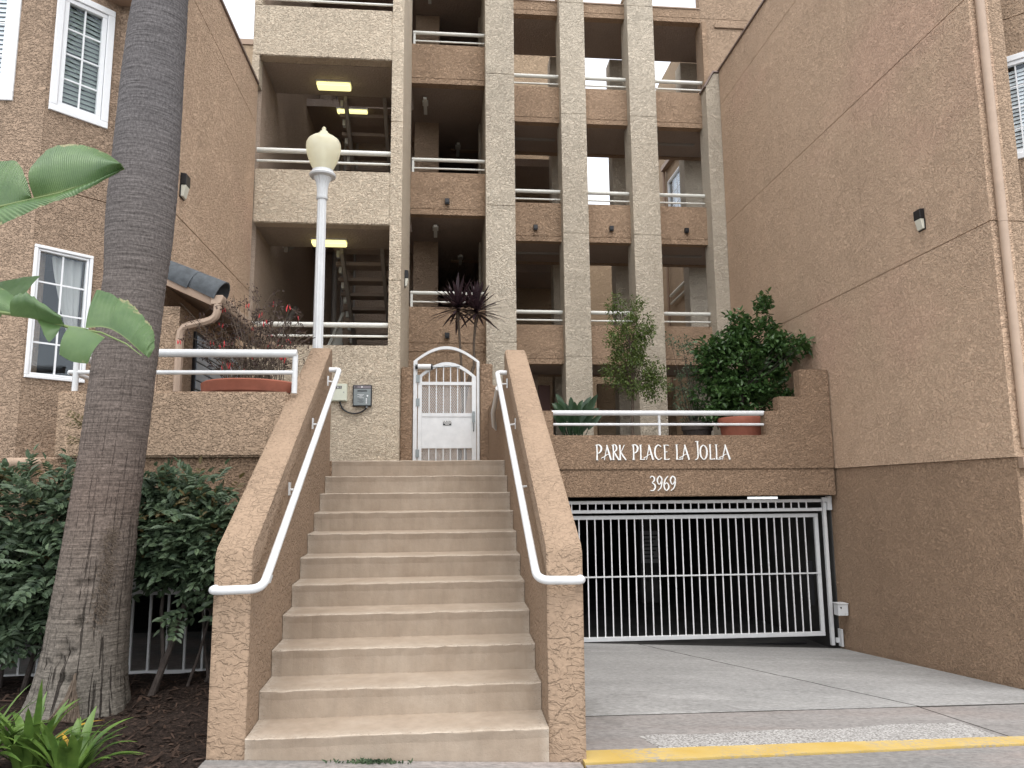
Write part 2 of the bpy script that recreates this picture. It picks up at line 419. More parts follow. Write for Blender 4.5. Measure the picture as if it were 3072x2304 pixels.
# ------------------------------------------------------------------ ground
def gz(x, y): return .407-.081*y-.0447*x          # falling driveway plane
def sz(x): return .06-.0447*(x+1.15)              # sidewalk cross fall
struct(B().box(-150, 150, -150, 250, -3.4, -3.2).build('ground', 'asphalt'))
struct(B().quad((-60, -40, -.22+.6), (60, -40, -.22-.6), (60, -3.2, -.22-.6), (-60, -3.2, -.22+.6)).build('road', 'asphalt'))
b = B(); b.prism([(x, y, sz(x)) for x, y in ((-14, -3.2), (14, -3.2), (14, 4.655), (.872, 4.655), (.872, 4.868), (-1.385, 4.868), (-1.385, 3.95), (-14, 3.95))], (0, 0, -.35))
struct(b.build('sidewalk', 'walk', bevel=.012))
def sheet(x0, x1, ya, yb, dz, thick, skew=0, nx=8):
    b = B()
    ps = []
    for i in range(nx+1):
        x = x0+(x1-x0)*i/nx; ps.append((x, ya+skew*(x-x0)))
    for i in range(nx+1):
        x = x1+(x0-x1)*i/nx; ps.append((x, yb+skew*(x-x0)))
    return b.prism([(x, y, gz(x, y)+dz) for x, y in ps], (0, 0, -thick))
dw = struct(B().prism([(.86, 4.70, gz(.86, 4.70)-.03), (14, 4.70, gz(14, 4.7)-.03), (14, 12.2, gz(14, 12.2)-.03), (.86, 12.2, gz(.86, 12.2)-.03)], (0, 0, -.3)).build('driveway', 'conc_dark'))
def poly_slab(name, pts, mat, dz=0., th=.05, parent=dw):
    b = B(); b.prism([(x, y, gz(x, y)+dz) for x, y in pts], (0, 0, -th)); return b.build(name, mat, parent, bevel=.005, seg=1)
sk = .19
jy = lambda x: 6.17+sk*(x-.9)                      # joint between driveway slabs and apron
cx = lambda y: 4.33-(y-6.87)*.28                   # long crack / joint
rj = random.Random(5)
ck = []
for i in range(30):
    y = jy(4.3)+(11.62-jy(4.3))*i/29; ck.append((cx(y)+rj.uniform(-.012, .012), y))
ja = [(x_/10, jy(x_/10)+rj.uniform(-.006, .006)) for x_ in range(9, 43, 2)]
poly_slab('concrete_slab', [(x, y+.022) for x, y in ja]+[(ck[0][0]-.016, jy(ck[0][0])+.022)]+[(x-.016, y) for x, y in ck[1:]]+[(.90, 11.62)], 'drive')
poly_slab('concrete_slab', [(6.2, jy(6.2)+.022), (6.2, 11.62)]+[(x+.013, y) for x, y in reversed(ck[1:])]+[(ck[0][0]+.013, jy(ck[0][0])+.022)], 'drive', -.002)
M['dirt'] = flat('joint_dirt', (.03, .027, .024, 1), .95, .1, var=.4, nscale=20)
def filler(pts, w):
    b_ = B()
    for (x0, y0), (x1, y1) in zip(pts[:-1], pts[1:]):
        d = Vector((y1-y0, x0-x1, 0)).normalized()*w
        q = [(x0-d.x, y0-d.y), (x1-d.x, y1-d.y), (x1+d.x, y1+d.y), (x0+d.x, y0+d.y)]
        b_.quad(*[(x, y, gz(x, y)-.0025) for x, y in q])
    return b_.build('joint_filler', 'dirt', dw)
filler([(ck[0][0]-.0015, ck[0][1]+.02)]+[(x-.0015, y) for x, y in ck[1:]], .017); filler([(x, y+.005) for x, y in ja]+[(4.3+i*.31, jy(4.3+i*.31)+.005) for i in range(7)], .02)
filler([(4.295, 5.64), (4.31, 6.2), (4.325, 6.8)], .008)
ay = lambda x: 5.10+.155*(x-.9)
poly_slab('apron_slab', [(.90, ay(.9)+.004), (4.28, ay(4.28)+.004), (4.31, jy(4.3)-.012), (.90, jy(.9)-.012)], 'apron')
poly_slab('apron_slab', [(4.302, ay(4.28)+.004), (9.5, ay(9.5)+.004), (9.5, jy(9.5)-.006), (4.332, jy(4.3)-.012)], 'apron', -.003)
poly_slab('rough_strip', [(1.45, ay(1.45)+.012), (2.2, ay(2.2)+.012), (3.1, ay(3.1)+.012), (4.2, ay(4.2)+.012), (4.24, ay(4.24)+.5), (3.6, ay(3.6)+.52), (3.0, ay(3)+.40), (2.5, ay(2.5)+.44), (1.9, ay(1.9)+.36), (1.55, ay(1.55)+.40), (1.40, ay(1.4)+.36)], 'aggregate', .004, .03)
# yellow painted kerb edge
kw = lambda x: max(.18, .29-.024*(x-.9))
pts = []
for i in range(41):
    x = .88+i*.22; pts.append((x, ay(x)-kw(x)+random.uniform(-.012, .012)))
for i in range(41):
    x = .88+(40-i)*.22; pts.append((x, ay(x)+random.uniform(-.006, .006)))
b = B(); b.prism([(x, y, gz(x, y)+.006) for x, y in pts], (0, 0, -.06)); struct(b.build('kerb_stripe', 'yellow'))
pts = [(.88, 4.66), (14, 4.66)] + [(.88+i*.22, ay(.88+i*.22)-kw(.88+i*.22)-.022) for i in range(59, -1, -1)]
b = B(); b.prism([(x, y, gz(x, y)-.004) for x, y in pts], (0, 0, -.04)); struct(b.build('pavement', 'walk'))

# mulch bed on the left
b = B(); n = 40; m = 26   # bed starts at the sidewalk edge
def bedz(x, y): return .06+.02*math.sin(x*3.1+y*2)+.018*math.sin(x*7.3-y*5.1)+.10*max(0, min(1, (y-5.2)/1.6))*.4
for j in range(m+1):
    for i in range(n+1):
        x = -7+(5.62)*i/n; y = 4.0+3.1*j/m; b.v.append(Vector((x, y, bedz(x, y)+random.uniform(-.008, .008))))
for j in range(m):
    for i in range(n): a = j*(n+1)+i; b.f.append((a, a+1, a+n+2, a+n+1))
bed = struct(b.build('planting_bed', 'mulch', smooth='all'))
b = B()
for k in range(2600):
    x = random.uniform(-4.6, -1.4); y = random.uniform(4.1, 6.9); z = bedz(x, y)+.004
    a = random.uniform(0, 6.28); l = random.uniform(.01, .045); w = random.uniform(.004, .012)
    e = Vector((math.cos(a), math.sin(a), random.uniform(-.4, .4))).normalized()*l; s2 = Vector((-math.sin(a), math.cos(a), random.uniform(-.5, .5))).normalized()*w
    c = Vector((x, y, z+random.uniform(.0, .012)))
    b.quad(c-e-s2, c+e-s2*.6, c+e+s2*.6, c-e+s2)
b.build('bark_chips', 'chip', bed, kind='stuff')

# ------------------------------------------------------------------ windows
def window(parent, o, u, n, w, h, fr=.075, cols=2, rows=4, blinds=True, mullion=None, curtain=False, label=None, mat='vinyl', bm_='blind'):
    """o: bottom-left of opening in the wall face, u along the wall (left to right seen from outside), n outwards."""
    o, u, n = Vector(o), Vector(u).normalized(), Vector(n).normalized(); z = Vector((0, 0, 1))
    P = lambda a, hgt, d: o+u*a+z*hgt+n*d
    b = B()
    def fb(a0, a1, h0, h1, d0, d1): b.obox(P(a0, h0, d0), u*(a1-a0), z*(h1-h0), n*(d1-d0))
    fb(0, w, 0, fr, -.05, .022); fb(0, w, h-fr, h, -.05, .022); fb(0, fr, fr, h-fr, -.05, .021); fb(w-fr, w, fr, h-fr, -.05, .021)
    win = b.build('window', mat, parent, bevel=.005, seg=1)
    if label: win['label'] = label
    b = B(); s = fr*.62
    fb2 = lambda a0, a1, h0, h1, d0, d1: b.obox(P(a0, h0, d0), u*(a1-a0), z*(h1-h0), n*(d1-d0))
    i0, i1 = fr+.004, w-fr-.004; j0, j1 = fr+.004, h-fr-.004
    fb2(i0, i1, j0, j0+s, -.045, .006); fb2(i0, i1, j1-s, j1, -.045, .006); fb2(i0, i0+s, j0+s, j1-s, -.045, .005); fb2(i1-s, i1, j0+s, j1-s, -.045, .005)
    b.build('sash', mat, win, bevel=.003, seg=1)
    a0, a1, h0, h1 = i0+s, i1-s, j0+s, j1-s
    mw = .016
    for c in range(1, cols):
        a = a0+(a1-a0)*c/cols; b = B(); b.obox(P(a-mw/2, h0, -.034), u*mw, z*(h1-h0), n*.014); b.build('muntin', mat, win)
    for r in range(1, rows):
        hh = h0+(h1-h0)*r/rows; b = B(); b.obox(P(a0, hh-mw/2, -.0335), u*(a1-a0), z*mw, n*.013); b.build('muntin', mat, win)
    for c in range(cols):
        for r in range(rows):
            p0 = a0+(a1-a0)*c/cols+(mw/2 if c else 0); p1 = a0+(a1-a0)*(c+1)/cols-(mw/2 if c < cols-1 else 0)
            q0 = h0+(h1-h0)*r/rows+(mw/2 if r else 0); q1 = h0+(h1-h0)*(r+1)/rows-(mw/2 if r < rows-1 else 0)
            b = B(); b.obox(P(p0, q0, -.030), u*(p1-p0), z*(q1-q0), n*.004); b.build('pane', 'glass', win)
    if blinds:
        k = int((h1-h0)/.05); first = None
        for i in range(k):
            hh = h0+(i+.5)*.05
            if first is None:
                b = B(); b.obox(P(a0-.01, hh-.022, -.062), u*(a1-a0+.02), z*.044+n*-.018, n*.003); first = b.build('slat', bm_, win)
            else: dup(first, win, (0, 0, i*.05))
    if curtain:
        b = B(); N = 14
        for i in range(N+1):
            t = i/N
            for j in range(13):
                q = j/12; a = a0+(a1-a0)*(.55+.45*t); 
                edge = a0+(a1-a0)*(.32+.55*q**1.3)
                a = edge+(a1-edge)*t
                b.v.append(P(a, h1-(h1-h0)*.78*q, -.10+.018*math.sin(t*22+q*2)))
        for i in range(N):
            for j in range(12): q = i*13+j; b.f.append((q, q+1, q+14, q+13))
        b.build('curtain', 'curtain', win, smooth='all')
    # dark room behind the panes
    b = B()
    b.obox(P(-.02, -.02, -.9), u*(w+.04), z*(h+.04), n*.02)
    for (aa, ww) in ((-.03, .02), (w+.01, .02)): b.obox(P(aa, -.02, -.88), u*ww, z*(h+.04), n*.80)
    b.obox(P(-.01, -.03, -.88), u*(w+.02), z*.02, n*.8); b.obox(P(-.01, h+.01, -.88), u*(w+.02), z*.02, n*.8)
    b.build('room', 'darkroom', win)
    return win
def holed_wall(b, o, u, n, w, z0, z1, holes, th=.2, zcuts=(), gap=.012):
    """wall face rectangles around holes; holes: (a0,a1,h0,h1) in wall coordinates (h absolute z)."""
    o, u, n = Vector(o), Vector(u).normalized(), Vector(n).normalized(); z = Vector((0, 0, 1))
    us = sorted({0, w, *[h[0] for h in holes], *[h[1] for h in holes]}); zs = sorted({z0, z1, *[h[2] for h in holes], *[h[3] for h in holes], *zcuts})
    for a0, a1 in zip(us[:-1], us[1:]):
        for q0, q1 in zip(zs[:-1], zs[1:]):
            if any(h[0] <= a0+1e-6 and a1 <= h[1]+1e-6 and h[2] <= q0+1e-6 and q1 <= h[3]+1e-6 for h in holes): continue
            g0 = gap/2 if q0 in zcuts else 0; g1 = gap/2 if q1 in zcuts else 0
            b.obox(Vector((o.x, o.y, q0+g0))+u*a0, u*(a1-a0), n*-th, z*(q1-g1-(q0+g0)))
            if g0: b.obox(Vector((o.x, o.y, q0-gap))+u*(a0+.001)-n*.015, u*(a1-a0-.002), n*(-th+.03), z*(gap*2))
    return b

# ------------------------------------------------------------------ left building
LB = thing('left_building', (-4.5, 8.5, 0), 'tan stucco building with angled window bay behind the palm trunk', 'building')
XL = -2.89; YF = 7.9
b = B()
for z0, z1 in ((1.95, 4.64), (4.652, 7.32), (7.332, 7.97)): b.box(XL-.25, XL, YF, 11.36, z0, z1)
b.box(XL-.235, XL-.015, YF+.015, 11.36, 1.96, 7.96)
b.build('side_wall', 'tan_right', LB)  # lighter tan than the front walls, its brighter light put into the colour
b = B().box(XL-.3, XL+.025, YF-.03, 11.34, 7.972, 8.01); b.build('roof_coping', 'coping', LB, bevel=.004, seg=1)
b = B()
holed_wall(b, (-3.52, YF, 0), (1, 0, 0), (0, -1, 0), 3.52+XL-.25, 1.95, 12, [], .25, (4.646, 7.326)); b.build('front_wall', 'tan_left_shaded', LB)
ch0 = Vector((-3.944, 7.436, 0)); u = Vector((1, 1, 0)).normalized(); nn = Vector((1, -1, 0)).normalized()
cw = (Vector((-3.484, 7.896, 0))-ch0).length
b = B()
h1 = (.028, .028+.56, 5.44, 6.78); h2 = (.012, .012+.535, 2.73, 4.04)
holed_wall(b, ch0, u, nn, cw, 1.95, 12, [h1, h2], .25, (4.646, 7.326)); b.build('angled_wall', 'tan_left_shaded', LB)
window(LB, ch0+u*h1[0]+Vector((0, 0, h1[2])), u, nn, h1[1]-h1[0], h1[3]-h1[2], .07, 2, 4, True, bm_='blind_dim')
window(LB, ch0+u*h2[0]+Vector((0, 0, h2[2])), u, nn, h2[1]-h2[0], h2[3]-h2[2], .032, 2, 4, False, curtain=True)
b = B(); h0 = (1.03, 1.70, 5.50, 7.2)
holed_wall(b, (-5.95, 7.434, 0), (1, 0, 0), (0, -1, 0), 5.95-3.946, 1.95, 12, [h0], .25, (4.646,)); b.build('bay_wall', 'tan_left_shaded', LB)
window(LB, (-5.95+h0[0], 7.434, h0[2]), (1, 0, 0), (0, -1, 0), h0[1]-h0[0], h0[3]-h0[2], .085, 2, 4, True)
# projecting soffit beam over the recess
B().box(-3.60, -2.93, 7.66, 7.894, 6.88, 7.10).build('soffit_beam', 'trim', LB, bevel=.01)
# podium beam under the building, recessed, with dark opening below
b = B().box(-8, -3.42, 7.50, 7.75, 1.60, 1.942); b.build('podium_beam', 'brown', LB)
b = B().box(-8, -3.45, 7.38, 7.46, 1.75, 1.85); b.build('ledge_trim', 'trim', LB, bevel=.008)

# drain pipe stub below the terrace
P_ = thing('drain_pipe', (-3.65, 7.1, 1.86), 'short open clay coloured drain pipe sticking out under the left terrace corner', 'pipe')
b = B(); b.tube([(-3.72, 6.86, 1.89), (-3.45, 7.25, 1.91)], .055, 16, False); b.build('outer_pipe', 'pipe', P_, smooth=True)
b = B(); b.tube([(-3.716, 6.866, 1.89), (-3.46, 7.24, 1.91)], .044, 16, True); b.build('bore', 'black', P_, smooth=True)

# ------------------------------------------------------------------ left terrace
TL = thing('terrace_wall', (-2.4, 7.1, 1.95), 'low stucco terrace wall left of the stairs, topped by a white pipe railing', 'wall')
b = B(); b.box(-3.40, -1.40, 7.0, 7.2, 1.95, 2.545); b.build('parapet', 'tan', TL, bevel=.018)
b = B(); b.box(-3.40, -3.2, 7.202, 7.62, 1.95, 2.543); b.build('return_parapet', 'tan', TL, bevel=.012)
b = B(); b.box(-8.0, -1.40, 7.06, 7.22, 1.30, 1.946); b.build('podium_face', 'brown', TL)
rl = B().tube([(-3.36, 7.09, 2.905), (-1.345, 7.09, 2.915)], .038, 14).build('railing', 'white', TL, smooth=True)
B().tube([(-3.36, 7.09, 2.725), (-1.36, 7.09, 2.735)], .021, 12).build('lower_rail', 'white', rl, smooth=True)
for x in (-3.30, -1.36): B().tube([(x, 7.09, 2.54), (x, 7.09, 2.90)], .026, 12).build('post', 'white', rl, smooth=True)
B().tube([(-3.37, 7.08, 2.905), (-3.385, 7.12, 2.905), (-3.36, 7.55, 2.905)], .038, 14).build('return_rail', 'white', rl, smooth=True)
B().tube([(-3.36, 7.10, 2.725), (-3.345, 7.55, 2.725)], .021, 12).build('return_rail', 'white', rl, smooth=True)
struct(B().box(-3.19, -1.38, 7.225, 11.35, 1.80, 1.975).build('terrace_floor', 'walk'))

# ------------------------------------------------------------------ fence and dark garage below the left building
FN = thing('garage_fence', (-3.2, 7.02, .1), 'white metal bar fence in front of the dark garage behind the hedge', 'fence')
for z in (.11, .78, 1.22):
    B().box(-6.0, -1.42, 7.0, 7.035, z-.02, z+.02).build('rail', 'white', FN)
first = None
for k in range(31):
    x = -5.95+k*.15
    if first is None: first = B().box(x-.009, x+.009, 7.005, 7.03, .13, 1.30).build('bar', 'white', FN)
    else: dup(first, FN, (k*.15, 0, 0))
for x in (-4.4, -2.9): B().box(x-.025, x+.025, 6.995, 7.04, .02, .088).build('foot', 'white', FN)
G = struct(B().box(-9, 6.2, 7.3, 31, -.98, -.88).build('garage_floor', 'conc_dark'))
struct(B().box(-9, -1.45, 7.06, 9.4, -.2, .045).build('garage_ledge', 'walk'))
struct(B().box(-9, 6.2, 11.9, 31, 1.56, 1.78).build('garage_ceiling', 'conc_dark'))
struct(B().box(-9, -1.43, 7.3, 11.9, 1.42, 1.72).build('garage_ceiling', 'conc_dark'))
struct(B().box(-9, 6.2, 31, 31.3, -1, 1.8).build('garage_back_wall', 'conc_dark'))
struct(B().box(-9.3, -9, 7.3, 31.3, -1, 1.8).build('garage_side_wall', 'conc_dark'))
for i, (x, y) in enumerate(((1.2, 17), (4.75, 17.5), (-2.2, 17))):
    struct(B().box(x-.2, x+.2, y-.2, y+.2, -.88, 1.5).build('garage_column', 'conc_dark'))
SG = thing('garage_sign', (4.75, 17.29, .6), 'dim white notice board on the garage column behind the bars', 'sign')
B().box(4.56, 5.0, 17.27, 17.295, .0, .72).build('board', flat('dim_board', (.2, .2, .2, 1), .6), SG)
for k in range(7):
    zz = .62-k*.085; B().box(4.60, 4.96-(k % 3)*.05, 17.263, 17.268, zz-.016, zz+.016).build('text_line', 'black', SG)
for k in range(4):
    x = 5.42+k*.135
    B().box(x, x+.105, 13.0, 13.1, 1.468, 1.505).build('light_panel', 'cool_tube', G)

# ------------------------------------------------------------------ mailbox shelter
MS = thing('mailbox_shelter', (-2.75, 9, 1.98), 'small tiled roof shelter with grey mailboxes against the left wall', 'shelter')
b = B().box(XL+.004, -2.70, 7.905, 10.6, 1.98, 3.55); b.build('wall', 'tan', MS)
B().prism([(XL+.004, 7.78, 3.84), (-2.33, 7.78, 3.585), (-2.33, 7.78, 3.54), (XL+.004, 7.78, 3.79)], (0, 2.9, 0)).build('roof_deck', 'trim', MS)
B().prism([(XL+.004, 7.745, 3.86), (-2.34, 7.745, 3.61), (-2.34, 7.745, 3.53), (XL+.004, 7.745, 3.775)], (0, .034, 0)).build('barge_board', 'trim', MS)
first = None
sl_ = Vector((-2.33-XL, 0, 3.60-3.855)); L_ = sl_.length; e = sl_.normalized(); nv = Vector((-e.z, 0, e.x))
for k in range(1):
    for r in range(2):
        if first is None:
            b = B(); N = 10
            for end, (t, rr) in enumerate(((0, .150), (.355, .172))):
                for i in range(N+1):
                    a = R(-22)+R(224)*(i/N); 
                    for th in (0, .014):
                        c = Vector((XL+.005, 7.89, 3.905))+e*t+Vector((0, 1, 0))*math.cos(a)*(rr-th)*1.05+nv*(math.sin(a)*(rr-th))
                        b.v.append(c)
            M2 = (N+1)*2
            for i in range(N):
                a = i*2; b.f.append((a, a+2, a+2+M2, a+M2)); b.f.append((a+1, a+1+M2, a+3+M2, a+3)); b.f.append((M2+a, M2+a+2, M2+a+3, M2+a+1))
            first = b.build('roof_tile', 'tile', MS, smooth=True)
            b = None
        else: dup(first, MS, tuple(e*(.295*r)+nv*(.016*r)+Vector((random.uniform(-.005, .005), .34*k+random.uniform(-.006, .006), 0))))
ff = None
for k in range(9):
    for r in range(2):
        if ff is None: ff = B().obox(Vector((XL+.005, 8.05, 3.848))+nv*.004, e*.33, (0, .285, 0), nv*.018).build('field_tile', 'tile', MS, bevel=.004, seg=1)
        else: dup(ff, MS, tuple(e*(.285*r)+nv*(.019*(1-r))+Vector((0, .29*k, 0))))
b = B().prism([(-2.345, 7.73, 3.635), (-2.225, 7.73, 3.635), (-2.225, 7.73, 3.60), (-2.25, 7.73, 3.545), (-2.345, 7.73, 3.535)], (0, 2.95, 0)); b.build('gutter', 'pipe', MS, bevel=.006, seg=1)
pts = [(-2.285, 7.77, 3.55), (-2.285, 7.77, 3.47), (-2.30, 7.775, 3.42), (-2.34, 7.78, 3.385), (-2.40, 7.79, 3.365), (-2.56, 7.82, 3.335), (-2.62, 7.83, 3.315), (-2.655, 7.84, 3.27), (-2.665, 7.845, 3.2), (-2.665, 7.845, 2.0)]
B().tube(pts, .042, 8).build('downspout', 'pipe', MS, smooth=True)
mp = B().box(-2.699, -2.67, 8.36, 10.3, 2.10, 3.39).build('mailbox_panel', 'black', MS, bevel=.004, seg=1)
first = None
for uidx in range(4):
    for r in range(12):
        y0 = 8.385+uidx*.475; z0 = 2.16+r*.1
        if first is None: first = B().box(-2.668, -2.656, y0, y0+.448, z0, z0+.086).build('mailbox_door', 'mail', mp, bevel=.003, seg=1)
        else: dup(first, mp, (0, uidx*.475+(.01 if uidx > 1 else 0), r*.1))
# ------------------------------------------------------------------ staircase
ST = thing('entrance_staircase', (-.24, 5, 0), 'wide beige concrete staircase between sloping stucco side walls with white handrails', 'staircase')
NS = 11; Y0 = 4.85; GO = .37
lx = lambda y: -1.15-.0205*(y-4.85); rx = lambda y: .668+.013*(y-4.85)
for i in range(NS):
    ya = Y0+GO*i; yb = Y0+GO*(i+1)+.05 if i < NS-1 else 11.75; za = .18*i-.30; zb = .18*(i+1)
    b = B(); n = 26
    # worn nosing: uneven front edge
    top = []; 
    pf = []
    for k in range(n+1):
        t = k/n; x = lx(ya)+(rx(ya)-lx(ya))*t
        pf.append((x, ya+random.uniform(-.005, .004), zb+random.uniform(-.004, .002)))
    base = len(b.v)
    for (x, y, z) in pf:
        b.v += [Vector((x, y+.016, za)), Vector((x, y+.010, z-.06)), Vector((x, y+random.uniform(.0, .003), z-.012)), Vector((x, y+random.uniform(.0, .002), z-.006)), Vector((x, y+.006, z)), Vector((x, y+.12, zb+.001*random.random())), Vector((lx(yb)+(rx(yb)-lx(yb))*((x-lx(ya))/(rx(ya)-lx(ya))), yb, zb+.004))]
    m = 7
    for k in range(n):
        for j in range(m-1): a = base+k*m+j; b.f.append((a, a+m, a+m+1, a+1))
    b.f.append(tuple(base+j for j in range(m))); b.f.append(tuple(base+n*m+j for j in reversed(range(m))))
    b.build('step' if i < NS-1 else 'landing', 'step', ST)
def cheek(name, inner, outer, zf):
    pr_ = [(4.88, -.45), (4.88, zf-.05), (4.915, zf), (8.36, 3.195), (8.42, 3.225), (8.50, 3.225), (8.53, 3.19), (8.53, -.45)]
    b = B(); k = len(pr_); seg = 22
    rows = []
    for (y, z) in pr_:
        xi, xo = inner(y), outer(y)
        r_ = .018 if z > 0 else 0
        rows.append([(xi, y, z-r_*(1 if z > 0 else 0)), (xi+(xo-xi)*.09, y, z), (xo-(xo-xi)*.09, y, z), (xo, y, z-r_)])
    for r_ in rows: b.v += [Vector(q) for q in r_]
    for i in range(k):
        j = (i+1) % k
        for q in range(3): b.f.append((i*4+q, i*4+q+1, j*4+q+1, j*4+q))
    b.f.append(tuple(i*4 for i in range(k))); b.f.append(tuple(i*4+3 for i in reversed(range(k))))
    return b
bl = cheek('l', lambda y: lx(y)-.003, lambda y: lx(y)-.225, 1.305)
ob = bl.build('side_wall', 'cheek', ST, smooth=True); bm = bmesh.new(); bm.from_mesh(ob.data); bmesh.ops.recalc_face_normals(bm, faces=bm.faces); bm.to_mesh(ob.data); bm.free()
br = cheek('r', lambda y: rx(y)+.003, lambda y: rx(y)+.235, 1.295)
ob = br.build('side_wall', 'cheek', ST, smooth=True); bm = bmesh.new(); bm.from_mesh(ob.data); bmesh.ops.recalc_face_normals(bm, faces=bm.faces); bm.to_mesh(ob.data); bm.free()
# landing side parapets
b = B().box(.725, .95, 8.535, 11.60, -.3, 2.93); b.build('landing_parapet', 'brown', ST, bevel=.015)
b = B().box(-1.43, -1.205, 8.535, 9.2, -.3, 1.975); b.build('landing_edge', 'brown', ST)
def arc(c, a, b_, n=6):   # fillet between directions around corner c
    c, a, b_ = Vector(c), Vector(a), Vector(b_); return [c+(a-c)*(1-t)**2+(b_-c)*t**2 for t in [i/n for i in range(n+1)]]
def handrail(xi, sgn, lo, hi, endx):
    r_ = .027
    lo, hi = Vector((xi, lo[0], lo[1])), Vector((xi, hi[0], hi[1])); d = (hi-lo).normalized()
    end = Vector((endx, 4.80, lo.z-.005))
    pts = [end+Vector((0, .075, 0)), end+Vector((0, .03, 0)), end+Vector((-sgn*.02, .004, 0)), end+Vector((-sgn*.05, 0, 0))]
    c = Vector((xi, 4.80+.03, lo.z-.002))
    pts += arc(c, c+Vector((sgn*.07, -.03, 0)), c+d*.09)
    pts += [hi-d*.06] + arc(hi, hi-d*.05, hi+Vector((sgn*.06, .0, -.004))) + [hi+Vector((sgn*.105, 0, -.004))]
    o = B().tube(pts, r_, 14).build('handrail', 'white', ST, smooth=True)
    for t in (.04, .36, .68, .96):
        p = lo+(hi-lo)*t
        w = Vector((xi+sgn*.095, p.y, p.z-.03))
        b = B(); b.tube([p+Vector((0, 0, -.02)), p+Vector((sgn*.012, 0, -.065)), p+Vector((sgn*.05, 0, -.075)), w+Vector((0, 0, -.04))], .009, 8)
        b.obox(w+Vector((-.006*sgn, -.022, -.085)), (.012*sgn, 0, 0), (0, .044, 0), (0, 0, .1)); b.build('bracket', 'white', o, smooth=True)
    return o
handrail(-1.075, -1, (4.95, 1.05), (8.0, 2.915), -1.365)
handrail(.605, 1, (4.92, 1.07), (8.12, 2.915), .885)
b = B().tube([(.66, 8.75, 2.83), (.655, 9.5, 2.62), (.69, 9.85, 2.48), (.73, 9.9, 2.45)], .03, 12); b.build('landing_rail', 'white', ST, smooth=True)

# ------------------------------------------------------------------ garage front wall with the sign
GW = thing('garage_front_wall', (3.7, 11.6, 1.5), 'brown stucco wall over the garage entrance with stepped right end and white rail', 'wall')
Yg = 11.45
poly = [(1.0, 1.947), (6.19, 1.947), (6.19, 3.535), (5.70, 3.535), (5.70, 3.095), (5.325, 3.095), (5.325, 2.866), (5.105, 2.866), (5.105, 2.48), (1.715, 2.48), (1.715, 2.86), (1.0, 2.86)]
b = B().prism([(x, Yg, z) for x, z in poly], (0, .22, 0)); b.build('parapet', 'brown', GW, bevel=.016)
B().box(.95, 6.19, Yg+.015, Yg+.30, 1.535, 1.944).build('lintel', 'brown', GW, bevel=.01)
rl = B().tube([(1.70, Yg+.1, 2.835), (5.115, Yg+.1, 2.835)], .04, 14).build('railing', 'white', GW, smooth=True)
B().tube([(1.70, Yg+.1, 2.655), (5.115, Yg+.1, 2.655)], .022, 12).build('lower_rail', 'white', rl, smooth=True)
B().tube([(3.41, Yg+.1, 2.475), (3.41, Yg+.1, 2.81)], .022, 12).build('post', 'white', rl, smooth=True)
struct(B().box(.96, 6.2, 11.68, 31, 1.79, 1.96).build('podium_deck', 'walk'))
struct(B().box(-3.0, .96, 11.76, 31, 1.79, 1.95).build('podium_deck', 'walk'))

